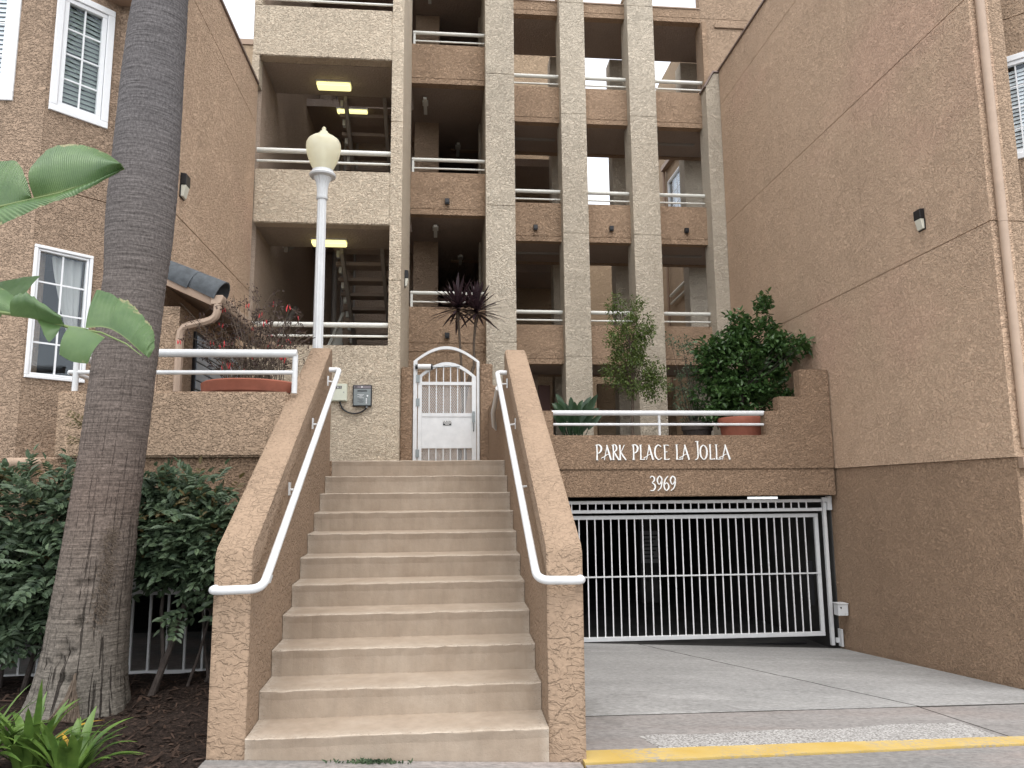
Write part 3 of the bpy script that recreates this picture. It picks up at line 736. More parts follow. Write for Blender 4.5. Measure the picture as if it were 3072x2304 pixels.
# carved lettering: strokes of varying width
GL = {
 'P': (.62, [[(.16, 0, .13), (.18, .5, .10), (.16, .97, .12)], [(.02, .97, .03), (.16, 1.0, .06), (.38, .99, .09), (.54, .84, .14), (.52, .64, .13), (.38, .49, .08), (.18, .44, .04)], [(.06, .01, .03), (.28, .01, .03)]]),
 'A': (.66, [[(.10, .0, .05), (.36, .98, .07)], [(.32, 1.0, .10), (.46, .55, .13), (.64, 0, .13)], [(-.14, .10, .02), (-.05, .16, .06), (.12, .22, .06), (.30, .34, .05), (.48, .36, .04)]]),
 'R': (.62, [[(.14, 0, .13), (.16, .5, .10), (.14, .97, .12)], [(.0, .96, .03), (.14, 1.0, .06), (.36, .99, .09), (.46, .83, .13), (.42, .64, .10), (.18, .52, .04)], [(.24, .53, .07), (.42, .28, .12), (.66, .0, .10)], [(.04, .01, .03), (.26, .01, .03)]]),
 'K': (.60, [[(.12, 0, .13), (.14, .5, .10), (.12, 1.0, .13)], [(.16, .48, .04), (.36, .72, .05), (.54, 1.0, .06)], [(.20, .54, .06), (.40, .26, .12), (.66, .0, .09)], [(.03, .01, .03), (.24, .01, .03)]]),
 'L': (.50, [[(.12, 0.02, .12), (.14, .5, .10), (.12, 1.0, .13)], [(.03, 1.0, .03), (.24, 1.0, .03)], [(.06, .03, .05), (.34, .03, .06), (.50, .06, .09)]]),
 'C': (.60, [[(.58, .86, .08), (.48, .96, .06), (.34, .98, .08), (.16, .80, .12), (.10, .5, .13), (.16, .2, .12), (.34, .03, .08), (.50, .05, .06), (.62, .14, .04)]]),
 'E': (.50, [[(.12, 0, .12), (.14, .5, .10), (.12, 1.0, .12)], [(.06, .98, .05), (.32, .98, .05), (.46, .95, .08)], [(.14, .52, .05), (.34, .53, .06)], [(.06, .03, .05), (.34, .03, .06), (.50, .06, .08)]]),
 'J': (.34, [[(.04, 1.20, .04), (.20, 1.22, .06), (.34, 1.20, .03)], [(.24, 1.2, .12), (.25, .6, .10), (.24, .2, .10), (.14, .04, .07), (-.02, .0, .04)]]),
 'O': (.66, [[(.34, .98, .06), (.16, .82, .11), (.09, .5, .13), (.15, .2, .11), (.33, .02, .06), (.52, .16, .11), (.59, .5, .13), (.53, .82, .11), (.345, .98, .06)]]),
 '3': (.40, [[(.02, .88, .06), (.14, .99, .07), (.30, .90, .11), (.31, .70, .10), (.14, .54, .05)], [(.14, .54, .05), (.32, .42, .11), (.36, .22, .12), (.22, .03, .08), (.0, .02, .06)]]),
 '9': (.42, [[(.38, .78, .06), (.22, .99, .07), (.05, .74, .11), (.12, .48, .08), (.24, .46, .06), (.37, .68, .09), (.37, .5, .10), (.28, .2, .08), (.06, 0, .05)], [(.22, .99, .07), (.36, .88, .10), (.39, .7, .10)]]),
 '6': (.42, [[(.36, .99, .05), (.16, .76, .09), (.06, .42, .11), (.08, .16, .10), (.22, .02, .07), (.37, .18, .11), (.36, .40, .10), (.24, .53, .06), (.09, .40, .06)]]),
 'N': (.6, [[(.1, 0, .12), (.1, 1, .12)], [(.1, 1, .14), (.5, 0, .14)], [(.5, 0, .12), (.5, 1, .12)]]),
 'I': (.25, [[(.12, 0, .14), (.12, 1, .14)]]),
 'S': (.5, [[(.44, .88, .12), (.28, .97, .12), (.08, .82, .13), (.12, .6, .13), (.36, .42, .13), (.42, .2, .13), (.24, .03, .12), (.03, .1, .1)]]),
}
def smooth_line(p, n=5):
    if len(p) < 3: return [p[0], tuple((a+c)/2 for a, c in zip(p[0], p[1])), p[1]]
    out = []
    for i in range(len(p)-1):
        p0, p1, p2, p3 = p[max(i-1, 0)], p[i], p[i+1], p[min(i+2, len(p)-1)]
        for k in range(n):
            t = k/n; out.append(tuple(.5*((2*b1)+(-a+c)*t+(2*a-5*b1+4*c-d)*t*t+(-a+3*b1-3*c+d)*t**3) for a, b1, c, d in zip(p0, p1, p2, p3)))
    out.append(p[-1]); return out
def glyph(ch, x0, x1, z0, h, y, parent, mat='letter', depth=.014, name='letter', bold=1.):
    adv, strokes = GL[ch]; sx = (x1-x0)/adv; b = B()
    for si, st in enumerate(strokes):
        pl = smooth_line(st); k = len(pl); base = len(b.v); dd = depth+si*.0006
        for i, (px, pz, w) in enumerate(pl):
            a = pl[max(i-1, 0)]; c = pl[min(i+1, k-1)]; tx, tz = (c[0]-a[0])*sx, (c[1]-a[1])*h; l = math.hypot(tx, tz) or 1
            nx, nz = -tz/l, tx/l; w = w*h*.5*bold
            for yy in (y-dd, y):
                b.v += [Vector((x0+px*sx+nx*w, yy, z0+pz*h+nz*w)), Vector((x0+px*sx-nx*w, yy, z0+pz*h-nz*w))]
        for i in range(k-1):
            q = base+i*4
            b.f += [(q, q+4, q+5, q+1), (q+2, q+3, q+7, q+6), (q, q+2, q+6, q+4), (q+1, q+5, q+7, q+3)]
        q = base+(k-1)*4; b.f += [(base, base+1, base+3, base+2), (q, q+2, q+3, q+1)]
    o = b.build(name, mat, parent)
    bm = bmesh.new(); bm.from_mesh(o.data); bmesh.ops.recalc_face_normals(bm, faces=bm.faces); bm.to_mesh(o.data); bm.free()
    return o
SL = thing('sign_lettering', (3.42, Yg, 2.2), 'white raised letters reading PARK PLACE LA JOLLA on the brown wall', 'sign')
spans = [('P', 722, 768), ('A', 772, 824), ('R', 828, 870), ('K', 872, 914), ('P', 955, 1000), ('L', 1004, 1040), ('A', 1042, 1093), ('C', 1096, 1146), ('E', 1157, 1198), ('L', 1236, 1276), ('A', 1272, 1326), ('J', 1364, 1390), ('O', 1390, 1448), ('L', 1453, 1492), ('L', 1493, 1534), ('A', 1532, 1592)]
s_ = 2.144/873
for ch, a, c in spans: glyph(ch, 2.351+(a-722)*s_, 2.351+(c-722)*s_, 2.098, .232, Yg-.001, SL, bold=.82)
SN = thing('house_number', (3.4, Yg, 1.74), 'white raised number 3969 above the garage gate', 'sign')
for ch, a, c in (('3', 1087, 1122), ('9', 1129, 1166), ('6', 1171, 1209), ('9', 1213, 1252)): glyph(ch, 3.203+(a-1087)*s_, 3.203+(c-1087)*s_, 1.625, .225, Yg+.014, SN, bold=.85)

# ------------------------------------------------------------------ sliding garage gate
SGt = thing('garage_gate', (3.9, 11.72, -.7), 'white barred sliding gate across the garage entrance', 'gate')
yg = 11.80
B().box(.9, 6.04, yg, yg+.05, 1.185, 1.245).build('top_rail', 'white', SGt, bevel=.004, seg=1)
B().box(.9, 6.04, yg, yg+.05, -.655, -.59).build('bottom_rail', 'white', SGt, bevel=.004, seg=1)
B().box(.95, 6.02, yg-.012, yg-.001, .30, .322).build('middle_rail', 'white', SGt)
B().box(5.975, 6.038, yg+.001, yg+.049, -.589, 1.184).build('stile', 'white', SGt, bevel=.004, seg=1)
first = None
for k in range(39):
    if first is None: first = B().box(1.0, 1.016, yg+.012, yg+.031, -.59, 1.185).build('bar', 'gate_white', SGt)
    else: dup(first, SGt, (k*.1265, 0, 0))
GH = thing('gate_header', (3.9, 11.74, 1.3), 'white fixed grille with short bars above the sliding garage gate', 'grille')
yh = 11.70
B().box(.9, 6.128, yh, yh+.04, 1.425, 1.475).build('top_rail', 'white', GH, bevel=.004, seg=1)
B().box(.9, 6.068, yh, yh+.04, 1.285, 1.335).build('bottom_rail', 'white', GH, bevel=.004, seg=1)
B().box(6.072, 6.125, yh-.02, yh+.04, -.78, 1.423).build('post', 'white', GH, bevel=.004, seg=1)
B().box(6.13, 6.20, yh-.06, yh+.0, 1.30, 1.52).build('bracket_plate', 'white', GH)
B().box(6.05, 6.13, yh-.05, yh-.01, 1.43, 1.50).build('bracket', 'white', GH)
B().box(6.17, 6.20, yh-.14, yh-.04, -.78, -.52).build('bracket_plate', 'white', GH)
B().box(6.126, 6.17, yh-.07, yh-.03, -.73, -.66).build('bracket', 'white', GH)
first = None
for k in range(39):
    if first is None: first = B().box(1.0, 1.016, yh+.012, yh+.03, 1.335, 1.425).build('bar', 'gate_white', GH)
    else: dup(first, GH, (k*.1265, 0, 0))
CB = thing('gate_switch_box', (6.12, 11.42, -.2), 'small white metal key switch box on the wall beside the garage gate', 'box')
B().box(6.04, 6.20, 11.36, 11.50, -.285, -.115).build('case', 'white', CB, bevel=.006)
B().box(6.03, 6.203, 11.35, 11.51, -.113, -.10).build('lid', 'white', CB)
B().tube([(6.085, 11.352, -.165), (6.085, 11.362, -.165)], .012, 12).build('lock', 'black', CB)
B().box(.9, 5.95, 12.28, 12.34, -.86, -.845).build('track', 'black', SGt)
B().box(5.84, 5.965, 11.93, 11.95, -.2, .48).build('rack', 'black', SGt)

# ------------------------------------------------------------------ central apartment building: stair tower and galleries
AB = thing('apartment_building', (1.5, 14, 1.96), 'four storey apartment building with beige stair tower, pillars and open galleries', 'building')
T = 11.36; TX0, TX1, TXE = -2.885, -.815, -.63
def rail_pair(x0, x1, y, zt, zl, r1=.04, r2=.02, posts=()):
    o = B().tube([(x0, y, zt), (x1, y, zt)], r1, 12).build('railing', 'rail', AB, smooth=True)
    B().tube([(x0, y, zl), (x1, y, zl)], r2, 10).build('lower_rail', 'rail', o, smooth=True)
    for px in posts: B().box(px-.022, px+.022, y-.022, y+.022, zl-.19, zt).build('post', 'rail', o)
    return o
# tower front
B().stack(TX0-.09, TX1, T, T+.22, [8.0, 8.30, 8.492]).build('tower_corner', 'beige', AB) if False else None
for (z0, z1) in ((8.495, 9.36), (5.74, 6.605), (11.25, 12.11)):
    x0 = TX0-.11 if z0 > 8 else TX0
    b = B().box(x0, TX1, T, T+.22, z0, z1); b.build('tower_spandrel', 'beige', AB, bevel=.012)
b = B().box(-1.95, TX1, T, T+.22, 1.9, 3.835); b.build('tower_spandrel', 'beige', AB)
b = B().box(TX0, -1.952, T, T+.22, 1.9, 3.835); b.build('tower_spandrel', 'beige', AB)
b = B().box(TX0-.11, TX0-.003, T, T+.22, 8.015, 8.492); b.box(TX0-.11, TX0-.003, T, T+.22, 9.363, 11.247); b.build('tower_corner', 'beige', AB)
b = B().box(TX0-.11, TX1, T, T+.3, 14.0, 14.9); b.build('tower_parapet', 'beige', AB)
b = B().stack(TX1+.001, TXE, T-.002, 14.26, [1.9, 4.86, 7.45, 10.2, 14.9]); b.build('tower_pier', 'beige', AB)
for zt in (6.95, 4.17, 9.70):
    rail_pair(TX0, TX1, T+.1, zt, zt-.175)
# half landings (ceilings of the openings below)
for z in (8.495, 5.745, 2.995, 11.25):
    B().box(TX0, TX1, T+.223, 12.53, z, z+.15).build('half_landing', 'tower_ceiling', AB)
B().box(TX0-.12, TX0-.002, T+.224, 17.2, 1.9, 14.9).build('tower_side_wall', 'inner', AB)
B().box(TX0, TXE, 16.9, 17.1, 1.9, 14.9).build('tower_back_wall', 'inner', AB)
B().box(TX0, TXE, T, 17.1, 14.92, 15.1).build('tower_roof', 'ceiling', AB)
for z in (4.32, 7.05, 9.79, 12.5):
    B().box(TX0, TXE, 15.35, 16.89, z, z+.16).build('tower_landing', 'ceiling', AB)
# stair flights: stringers with precast treads
def flight(x0, x1, ya, za, yb, zb):
    b = B(); d = Vector((0, yb-ya, zb-za))
    for x in (x0, x1): b.obox((x-.03, ya, za-.24), (.06, 0, 0), d, (0, 0, .16))
    o = b.build('stair_flight', 'stringer', AB); n = 8; first = None
    for k in range(n):
        t = (k+.5)/n
        if first is None:
            first = B().box(x0-.14, x1+.14, ya+(yb-ya)*t-.15, ya+(yb-ya)*t+.15, za+(zb-za)*t-.06, za+(zb-za)*t).build('tread', 'tread', o)
        else: dup(first, o, (0, (yb-ya)*k/n, (zb-za)*k/n))
        if k < n: B().box(x0-.10, x0-.05, ya+(yb-ya)*t-.05, ya+(yb-ya)*t+.05, za+(zb-za)*t-.17, za+(zb-za)*t-.061).build('tread_clip', 'rail', o)
    return o
for z in (8.64, 5.89):
    flight(-1.70, -1.02, 12.54, z, 15.34, z-1.44)
flight(-2.62, -2.05, 12.54, 5.89, 15.34, 7.2)
# guard rail of balusters on the lower flight
gr_ = B().bar((-1.92, 12.6, 3.95), (-1.92, 14.6, 5.1), .05).build('stair_guard', 'rail', AB)
B().bar((-1.92, 12.6, 3.35), (-1.92, 14.6, 4.5), .04).build('lower_bar', 'rail', gr_)
for k in range(16):
    y = 12.65+k*.125; B().box(-1.928, -1.912, y-.008, y+.008, 3.38+(y-12.65)*.575, 3.95+(y-12.65)*.575).build('baluster', 'rail', gr_)
for x, r_ in ((-2.42, .06), (-2.25, .035), (-1.98, .03)):
    B().tube([(x, 16.8, 2), (x, 16.8, 14.5)], r_, 10).build('riser_pipe', 'stringer', AB, smooth=True)
B().tube([(TX0+.06, 13.2, 4.35), (TX0+.06, 14.6, 5.2)], .045, 10).build('wall_handrail', 'stringer', AB, smooth=True)

# floor slabs, spandrels, pillars
B1, B2 = 14.25, 15.67
LV = ((4.32, 5.17), (7.03, 7.90), (9.785, 10.635))
for i, (z0, z1) in enumerate(LV):
    b = B().stack(-.628, .842, B1, B1+.18, [z0 if i else 4.30, z0+.115 if i else 4.46, z1]); b.build('spandrel', 'spandrel', AB)
    rail_pair(-.61, .845, B1+.09, z1+.30, z1+.12, .036, .018, (-.585,))
    for (xa, xb) in ((1.412, 2.60), (3.15, 4.15), (4.744, 5.95)):
        b = B().stack(xa, xb, B2, B2+.18, [z0, z0+.115, z1]); b.build('spandrel', 'spandrel', AB)
        rail_pair(xa-.02, xb+.02, B2+.09, z1+.30, z1+.12, .042, .02)
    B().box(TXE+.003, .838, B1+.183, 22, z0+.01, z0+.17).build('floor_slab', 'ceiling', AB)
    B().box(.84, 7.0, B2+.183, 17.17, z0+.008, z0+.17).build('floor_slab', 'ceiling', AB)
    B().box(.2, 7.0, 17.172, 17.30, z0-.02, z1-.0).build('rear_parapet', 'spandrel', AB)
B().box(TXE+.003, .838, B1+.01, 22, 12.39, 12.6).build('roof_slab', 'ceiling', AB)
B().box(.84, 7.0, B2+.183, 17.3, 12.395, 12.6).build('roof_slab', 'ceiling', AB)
B().stack(-.628, .842, B1, B1+.18, [12.40, 12.52, 12.9]).build('roof_parapet', 'spandrel', AB)
for (xa, xb) in ((1.412, 2.60), (3.15, 4.15), (4.744, 5.944)):
    B().stack(xa, xb, B2, B2+.18, [12.39, 12.50, 12.72]).build('roof_parapet', 'spandrel', AB)
    B().box(xa, xb, B2-.02, B2+.2, 12.722, 12.75).build('parapet_cap', 'trim', AB)
zsc = [1.96, 4.44, 7.14, 9.885, 12.56]
B().stack(.84, 1.414, 13.98, 15.85, [1.96, 4.44, 7.15, 9.9, 13.3]).build('pillar', 'pillar', AB)
B().stack(2.594, 3.152, 15.42, 16.0, zsc+[12.83]).build('pillar', 'pillar', AB)
B().stack(4.146, 4.746, 15.42, 16.0, zsc+[12.86]).build('pillar', 'pillar', AB)
for xa, xb, z in ((2.56, 3.185, 12.832), (4.11, 4.78, 12.862)): B().box(xa, xb, 15.39, 16.03, z, z+.05).build('pillar_cap', 'pillar', AB, bevel=.01)
# half pillar against the right wall, sloping top
b = B().prism([(5.885, 15.36, 1.96), (6.20, 15.36, 1.96), (6.20, 15.36, 10.95), (6.08, 15.36, 10.95), (5.885, 15.36, 10.62)], (0, .5, 0)); b.build('half_pillar', 'pillar', AB)
B().prism([(5.86, 15.33, 10.60), (6.07, 15.33, 10.97), (6.20, 15.33, 10.97), (6.20, 15.33, 11.0), (6.055, 15.33, 11.0), (5.84, 15.33, 10.62)], (0, .56, 0)).build('half_pillar_cap', 'coping', AB)
B().box(5.952, 6.06, 15.60, 16.05, 1.96, 12.38).build('gallery_end_wall', 'spandrel', AB)
# solid wall right of the galleries, taller
b = B(); holed_wall(b, (5.947, B2, 0), (1, 0, 0), (0, -1, 0), 5, 10.2, 14.6, [], .25, (12.50,)); b.build('upper_end_wall', 'tan', AB)
B().box(6.27, 9.5, B2-.04, B2-.003, 12.27, 12.39).build('relief_band', 'tan', AB, bevel=.01)
# rear row of pillars
for xa, xb in ((2.65, 3.2), (4.166, 4.8), (5.99, 7.0)):
    B().stack(xa, xb, 17.31, 17.72, [1.96, 7.1, 12.39]).build('rear_pillar', 'pillar', AB)
# bay one: back wall and dark corridor
B().box(-.62, -.09, 15.9, 16.1, 1.96, 12.38).build('corridor_wall', 'tan', AB)
B().box(-.11, -.092, 16.11, 22, 1.96, 12.38).build('corridor_wall', 'inner', AB)
B().box(.86, .96, 15.86, 22, 1.96, 12.38).build('corridor_wall', 'inner', AB)
B().box(-.09, .86, 22.01, 22.1, 1.96, 12.38).build('corridor_end', 'inner', AB)
B().box(.80, .855, 15.86, 16.2, 1.96, 12.38).build('corridor_jamb', 'pillar', AB)
# core wall behind the gallery, and slabs added to shade its lower floors
B().box(.97, 3.3, 19.4, 19.7, 1.96, 13.9).build('core_wall', 'sunny', AB)
B().box(.97, 3.3, 19.37, 19.72, 13.902, 13.96).build('core_cap', 'trim', AB)
for z in (7.2, 9.95): B().box(.97, 3.28, 17.9, 19.39, z-.2, z).build('shade_slab', 'ceiling', AB)
# ground floor behind the terrace
B().box(1.42, 2.2, 17.0, 17.15, 1.96, 4.3).build('entry_wall', 'inner', AB)
d_ = B().box(2.215, 2.48, 17.0, 17.06, 1.97, 4.05).build('entry_door', 'wood_door', AB)
B().box(3.9, 4.6, 18.4, 18.6, 1.96, 4.3).build('entry_wall', 'sunny', AB)
B().box(5.0, 5.06, 18.2, 18.3, 1.96, 4.3).build('entry_post', 'pipe', AB)
B().box(5.07, 5.9, 18.5, 18.6, 1.96, 4.3).build('entry_wall', 'tan', AB)
B().box(4.64, 4.9, 18.45, 18.5, 2.0, 4.2).build('glass_door', 'grey_metal', AB)
# unlit corridor fixtures (parts of the building's ceilings)
for (x, y, z) in ((-.37, 15.0, 9.79), (.36, 17.0, 9.79), (-.14, 15.0, 7.04), (.42, 16.9, 7.04), (-.3, 15.0, 12.39)):
    t_ = thing('ceiling_lamp', (x, y, z), {(-.37, 9.79): 'unlit tube lamp on the third floor ceiling beside the tower', (.36, 9.79): 'unlit tube lamp deep in the third floor corridor', (-.14, 7.04): 'unlit tube lamp on the second floor ceiling beside the tower', (.42, 7.04): 'unlit tube lamp deep in the second floor corridor', (-.3, 12.39): 'unlit tube lamp on the top floor ceiling beside the tower'}[(x, z)], 'lamp', 'unlit lamps in the corridor bay')
    B().box(x-.06, x+.06, y-.08, y+.08, z-.05, z-.002).build('base', 'rail', t_)
    B().box(x-.035, x+.035, y-.30, y+.35, z-.10, z-.052).build('tube', 'rail', t_)
for (x, z, lb) in ((2.0, 9.793, 'unlit strip lamp under the third floor gallery ceiling, bay left of the free pillars'), (5.35, 9.793, 'unlit strip lamp under the third floor gallery ceiling, bay beside the right wall'), (2.05, 7.038, 'unlit strip lamp under the second floor gallery ceiling, bay left of the free pillars'), (5.4, 7.038, 'unlit strip lamp under the second floor gallery ceiling, bay beside the right wall')):
    t_ = thing('strip_lamp', (x, 16.5, z), lb, 'lamp', 'unlit strip lamps in the galleries')
    B().box(x-.62, x+.62, 16.45, 16.55, z-.02, z-.001).build('base', 'stringer', t_); B().box(x-.6, x+.6, 16.465, 16.535, z-.035, z-.021).build('diffuser', 'stringer', t_)
# small square lamps on the spandrels
for (x, y, z, lb) in ((.093, B1, 7.30, 'small black box lamp on the second floor spandrel beside the tower'), (.104, B1, 4.61, 'small black box lamp on the spandrel above the white entrance gate'), (2.02, B2, 7.33, 'small black box lamp on the spandrel in the bay left of the two free pillars'), (3.70, B2, 7.35, 'small black box lamp on the spandrel between the two free pillars'), (5.394, B2, 7.345, 'small black box lamp on the spandrel in the bay beside the right wall')):
    t_ = thing('spandrel_lamp', (x, y, z), lb, 'lamp', 'black box lamps on the spandrels')
    b = B().box(x-.045, x+.045, y-.075, y-.002, z-.04, z+.045); b.build('hood', 'black', t_, bevel=.004, seg=1)
    B().box(x-.045, x+.045, y-.07, y-.01, z-.06, z-.046).build('lens', 'black', t_)

# lit fluorescent fixtures in the tower
for (xa, xb, y0, y1, z, lb) in ((-2.11, -1.56, 12.03, 12.22, 8.495, 'lit yellow fluorescent lamp in the upper tower opening, above the street lamp globe'), (-2.12, -1.57, 12.05, 12.24, 5.745, 'lit yellow fluorescent lamp in the lower tower opening, crossed by the lamp post'), (-2.25, -1.62, 15.37, 15.5, 9.79, 'lit yellow fluorescent lamp seen deep behind the upper stair flight')):
    t_ = thing('fluorescent_lamp', ((xa+xb)/2, y0, z), lb, 'lamp', 'lit lamps in the stair tower')
    B().box(xa-.015, xb+.015, y0-.01, y1+.01, z-.03, z-.002).build('base', 'rail', t_)
    B().box(xa, xb, y0, y1, z-.09, z-.031).build('diffuser', 'tube', t_, bevel=.012)

# ------------------------------------------------------------------ rear building glimpsed through the galleries
RB = thing('rear_building', (7, 22, 1.96), 'sunlit tan building behind the galleries with a tall gridded window', 'building')
b = B(); holed_wall(b, (6.6, 21.2, 0), (0, -1, 0), (-1, 0, 0), 3.4, 1.96, 14, [(.62, 2.1, 8.9, 10.62)], .25); b.build('wing_wall', 'sunny', RB)
window(RB, (6.6, 21.2-.62, 8.9), (0, -1, 0), (-1, 0, 0), 1.48, 1.72, .04, 4, 4, True)
B().box(6.45, 6.58, 17.9, 20.75, 11.0, 11.14).build('gutter', 'trim', RB); B().tube([(6.52, 20.7, 2), (6.52, 20.7, 11)], .04, 8).build('downspout', 'trim', RB, smooth=True)
B().box(6.61, 12, 21.21, 21.5, 1.96, 14).build('rear_wall', 'sunny', RB)
B().box(-6, 6.58, 24, 24.3, 1.96, 10.0).build('low_rear_wall', 'sunny', RB)
rr = B().tube([(6.53, 19.0, 7.22), (6.53, 20.5, 7.15)], .045, 10).build('railing', 'rail', RB, smooth=True)
B().tube([(6.53, 19.0, 6.98), (6.53, 20.5, 6.92)], .03, 10).build('lower_rail', 'rail', rr, smooth=True)
FB = thing('far_building', (-7, 25, 2), 'sliver of tan building with flat roof seen left of the stair tower', 'building')
B().box(-9.2, -6.4, 25, 27, 2, 17.1).build('wall', 'sunny', FB); B().box(-9.3, -6.35, 24.95, 27.1, 17.102, 17.3).build('roof_edge', 'trim', FB)

# ------------------------------------------------------------------ right building
RG = thing('right_building', (7.5, 10, 0), 'large tan stucco building side along the driveway with downpipe and window bay', 'building')
XR = 6.206
b = B()
for z0, z1 in ((1.955, 4.626), (4.638, 7.404), (7.416, 10.19), (10.202, 11.0)):
    b.box(XR, XR+.25, 7.68, 10.205, z0, z1); b.box(XR, XR+.25, 10.211, 15.66, z0, z1)
b.box(XR+.014, XR+.236, 7.694, 15.65, 1.96, 10.99); b.build('upper_wall', 'tan_right', RG)
b = B().box(XR+.022, XR+.30, 7.70, 16, -1.3, 1.951); b.build('lower_wall', 'brown_right', RG)
b = B().box(XR+.004, XR+.26, 11.72, 31.3, -1.3, 1.95); b.build('garage_side', 'conc_dark', RG)
B().box(XR-.035, XR+.28, 7.66, 15.6, 11.002, 11.04).build('roof_coping', 'coping', RG, bevel=.004, seg=1)
b = B(); holed_wall(b, (XR+.252, 7.68, 0), (1, 0, 0), (0, -1, 0), .165, 1.955, 11.0, [], .25, (4.632, 7.41)); b.build('corner_wall', 'tan', RG)
# recess side and angled bay with window
B().box(6.425, 6.46, 7.94, 8.6, 1.955, 11).build('recess_wall', 'tan', RG)
q = Vector((6.72, 8.315, 0)); u = Vector((1, -1, 0)).normalized(); nn = Vector((-1, -1, 0)).normalized()
b = B(); hw = (.13, .86, 5.57, 6.91); hw2 = (.13, .86, 2.8, 4.09)
holed_wall(b, q, u, nn, 1.2, 1.955, 11, [hw, hw2], .25, (4.632, 7.41)); b.build('angled_wall', 'tan', RG)
window(RG, q+u*hw[0]+Vector((0, 0, hw[2])), u, nn, hw[1]-hw[0], hw[3]-hw[2], .075, 3, 4, True)
window(RG, q+u*hw2[0]+Vector((0, 0, hw2[2])), u, nn, hw2[1]-hw2[0], hw2[3]-hw2[2], .05, 3, 4, True)
e2 = q+u*1.2; b = B(); holed_wall(b, (e2.x, e2.y, 0), (1, 0, 0), (0, -1, 0), 3, 1.955, 11, [], .25, (4.632, 7.41)); b.build('bay_wall', 'tan', RG)
B().box(6.3, 11, 7.72, 8.0, -1.3, 1.95).build('lower_front', 'brown_right', RG)
pts = [(6.315, 7.63, z) for z in (2.05, 4.60)]; dp = B().tube(pts, .048, 14).build('downpipe', 'pipe', RG, smooth=True)
B().tube([(6.315, 7.63, 4.602), (6.315, 7.63, 7.5)], .05, 14).build('upper_length', 'pipe', dp, smooth=True)
B().tube([(6.315, 7.63, 7.502), (6.315, 7.63, 10.9)], .047, 14).build('upper_length', 'pipe', dp, smooth=True)
B().box(6.235, 6.40, 7.60, 7.676, 1.83, 1.948).build('meter_shelf', 'trim', RG); B().box(6.26, 6.38, 7.585, 7.599, 1.86, 1.925).build('meter_plate', 'grey_metal', RG)

# wall lamps: dark box with pale lens
def wall_lamp(x, y, z, sgn, label, s=1.0, h=.27):
    t_ = thing('wall_lamp', (x, y, z), label, 'lamp', 'black wall lamps')
    w = .068*s; d = .066*sgn
    b = B(); b.prism([(x, y-w, z+h/2), (x+d, y-w, z+h/2-.01), (x+d, y-w, z), (x, y-w, z)], (0, 2*w, 0)); b.build('hood', 'black', t_, bevel=.004, seg=1)
    b = B(); b.prism([(x+.004*sgn, y-w*.86, z-.002), (x+d*.97, y-w*.86, z-.002), (x+d*.5, y-w*.86, z-h/2), (x+.004*sgn, y-w*.86, z-h/2)], (0, 1.72*w, 0)); b.build('lens', 'lens', t_, bevel=.004, seg=1)
    b = B().box(min(x, x+.012*sgn), max(x, x+.012*sgn), y-w*1.02, y+w*1.02, z-h/2-.01, z-.003); b.build('back_plate', 'black', t_)
wall_lamp(XR-.002, 8.86, 5.08, -1, 'black box lamp with pale lens high on the right wall')
wall_lamp(XL+.002, 8.30, 5.02, 1, 'black box lamp with pale lens on the left wall beside the palm')
wall_lamp(TXE+.002, 12.45, 5.20, 1, 'black box lamp on the side of the stair tower above the intercom', .9, .28)

# ------------------------------------------------------------------ pedestrian gate
PG = thing('pedestrian_gate', (.08, 11.7, 1.98), 'white arched metal entrance gate with mesh panels at the top of the stairs', 'gate')
yp = 11.68
xa, xb = -.437, .593
B().box(xa, xa+.062, yp, yp+.06, 1.98, 3.66).build('gate_post', 'white', PG, bevel=.004, seg=1)
B().box(xb-.045, xb, yp, yp+.06, 1.98, 3.66).build('gate_post', 'white', PG, bevel=.004, seg=1)
def arch(x0, x1, z0, rise, w, y0, y1, name):
    b = B(); n = 24; P0 = []; 
    for i in range(n+1):
        t = i/n; x = x0+(x1-x0)*t; z = z0+rise*math.sin(math.pi*(.12+.76*t))-rise*math.sin(math.pi*.12); P0.append((x, z))
    zt = [z for _, z in P0]
    for i in range(n):
        (xA, zA), (xB, zB) = P0[i], P0[i+1]; m = len(b.v)
        for (x, z) in ((xA, zA), (xB, zB)):
            for yy in (y0, y1):
                for dz in (-w, 0): b.v.append(Vector((x, yy, z+dz)))
        b.f += [(m, m+4, m+5, m+1), (m+2, m+3, m+7, m+6), (m+1, m+5, m+7, m+3), (m, m+2, m+6, m+4)]
    b.f += [(0, 1, 3, 2)]; m = len(b.v)-4; b.f += [(m, m+2, m+3, m+1)]
    return b.build(name, 'white', PG)
arch(xa, xb, 3.66, .38, .045, yp+.005, yp+.055, 'top_arch')
lf = B(); lf.box(xa+.075, xa+.135, yp+.01, yp+.05, 2.02, 3.42); lf.box(xb-.12, xb-.055, yp+.01, yp+.05, 2.02, 3.42)
for z0, z1 in ((3.285, 3.335), (2.79, 2.845), (2.30, 2.345), (2.02, 2.07)): lf.box(xa+.136, xb-.121, yp+.011, yp+.049, z0, z1)
leaf_ = lf.build('gate_leaf', 'white', PG)
arch(xa+.075, xb-.055, 3.42, .36, .055, yp+.008, yp+.052, 'leaf_arch')
for k in range(6):
    x = xa+.136+(xb-.121-xa-.136)*(k+1)/7
    ztop = 3.42+.36*(math.sin(math.pi*(.12+.76*(x-xa-.075)/(xb-xa-.13)))-math.sin(math.pi*.12))-.05
    B().box(x-.008, x+.008, yp+.02, yp+.036, 3.335, ztop).build('bar', 'white', leaf_)
    B().box(x-.008, x+.008, yp+.02, yp+.036, 2.846, 3.285).build('bar', 'white', leaf_)
    B().box(x-.008, x+.008, yp+.02, yp+.036, 2.07, 2.30).build('bar', 'white', leaf_)
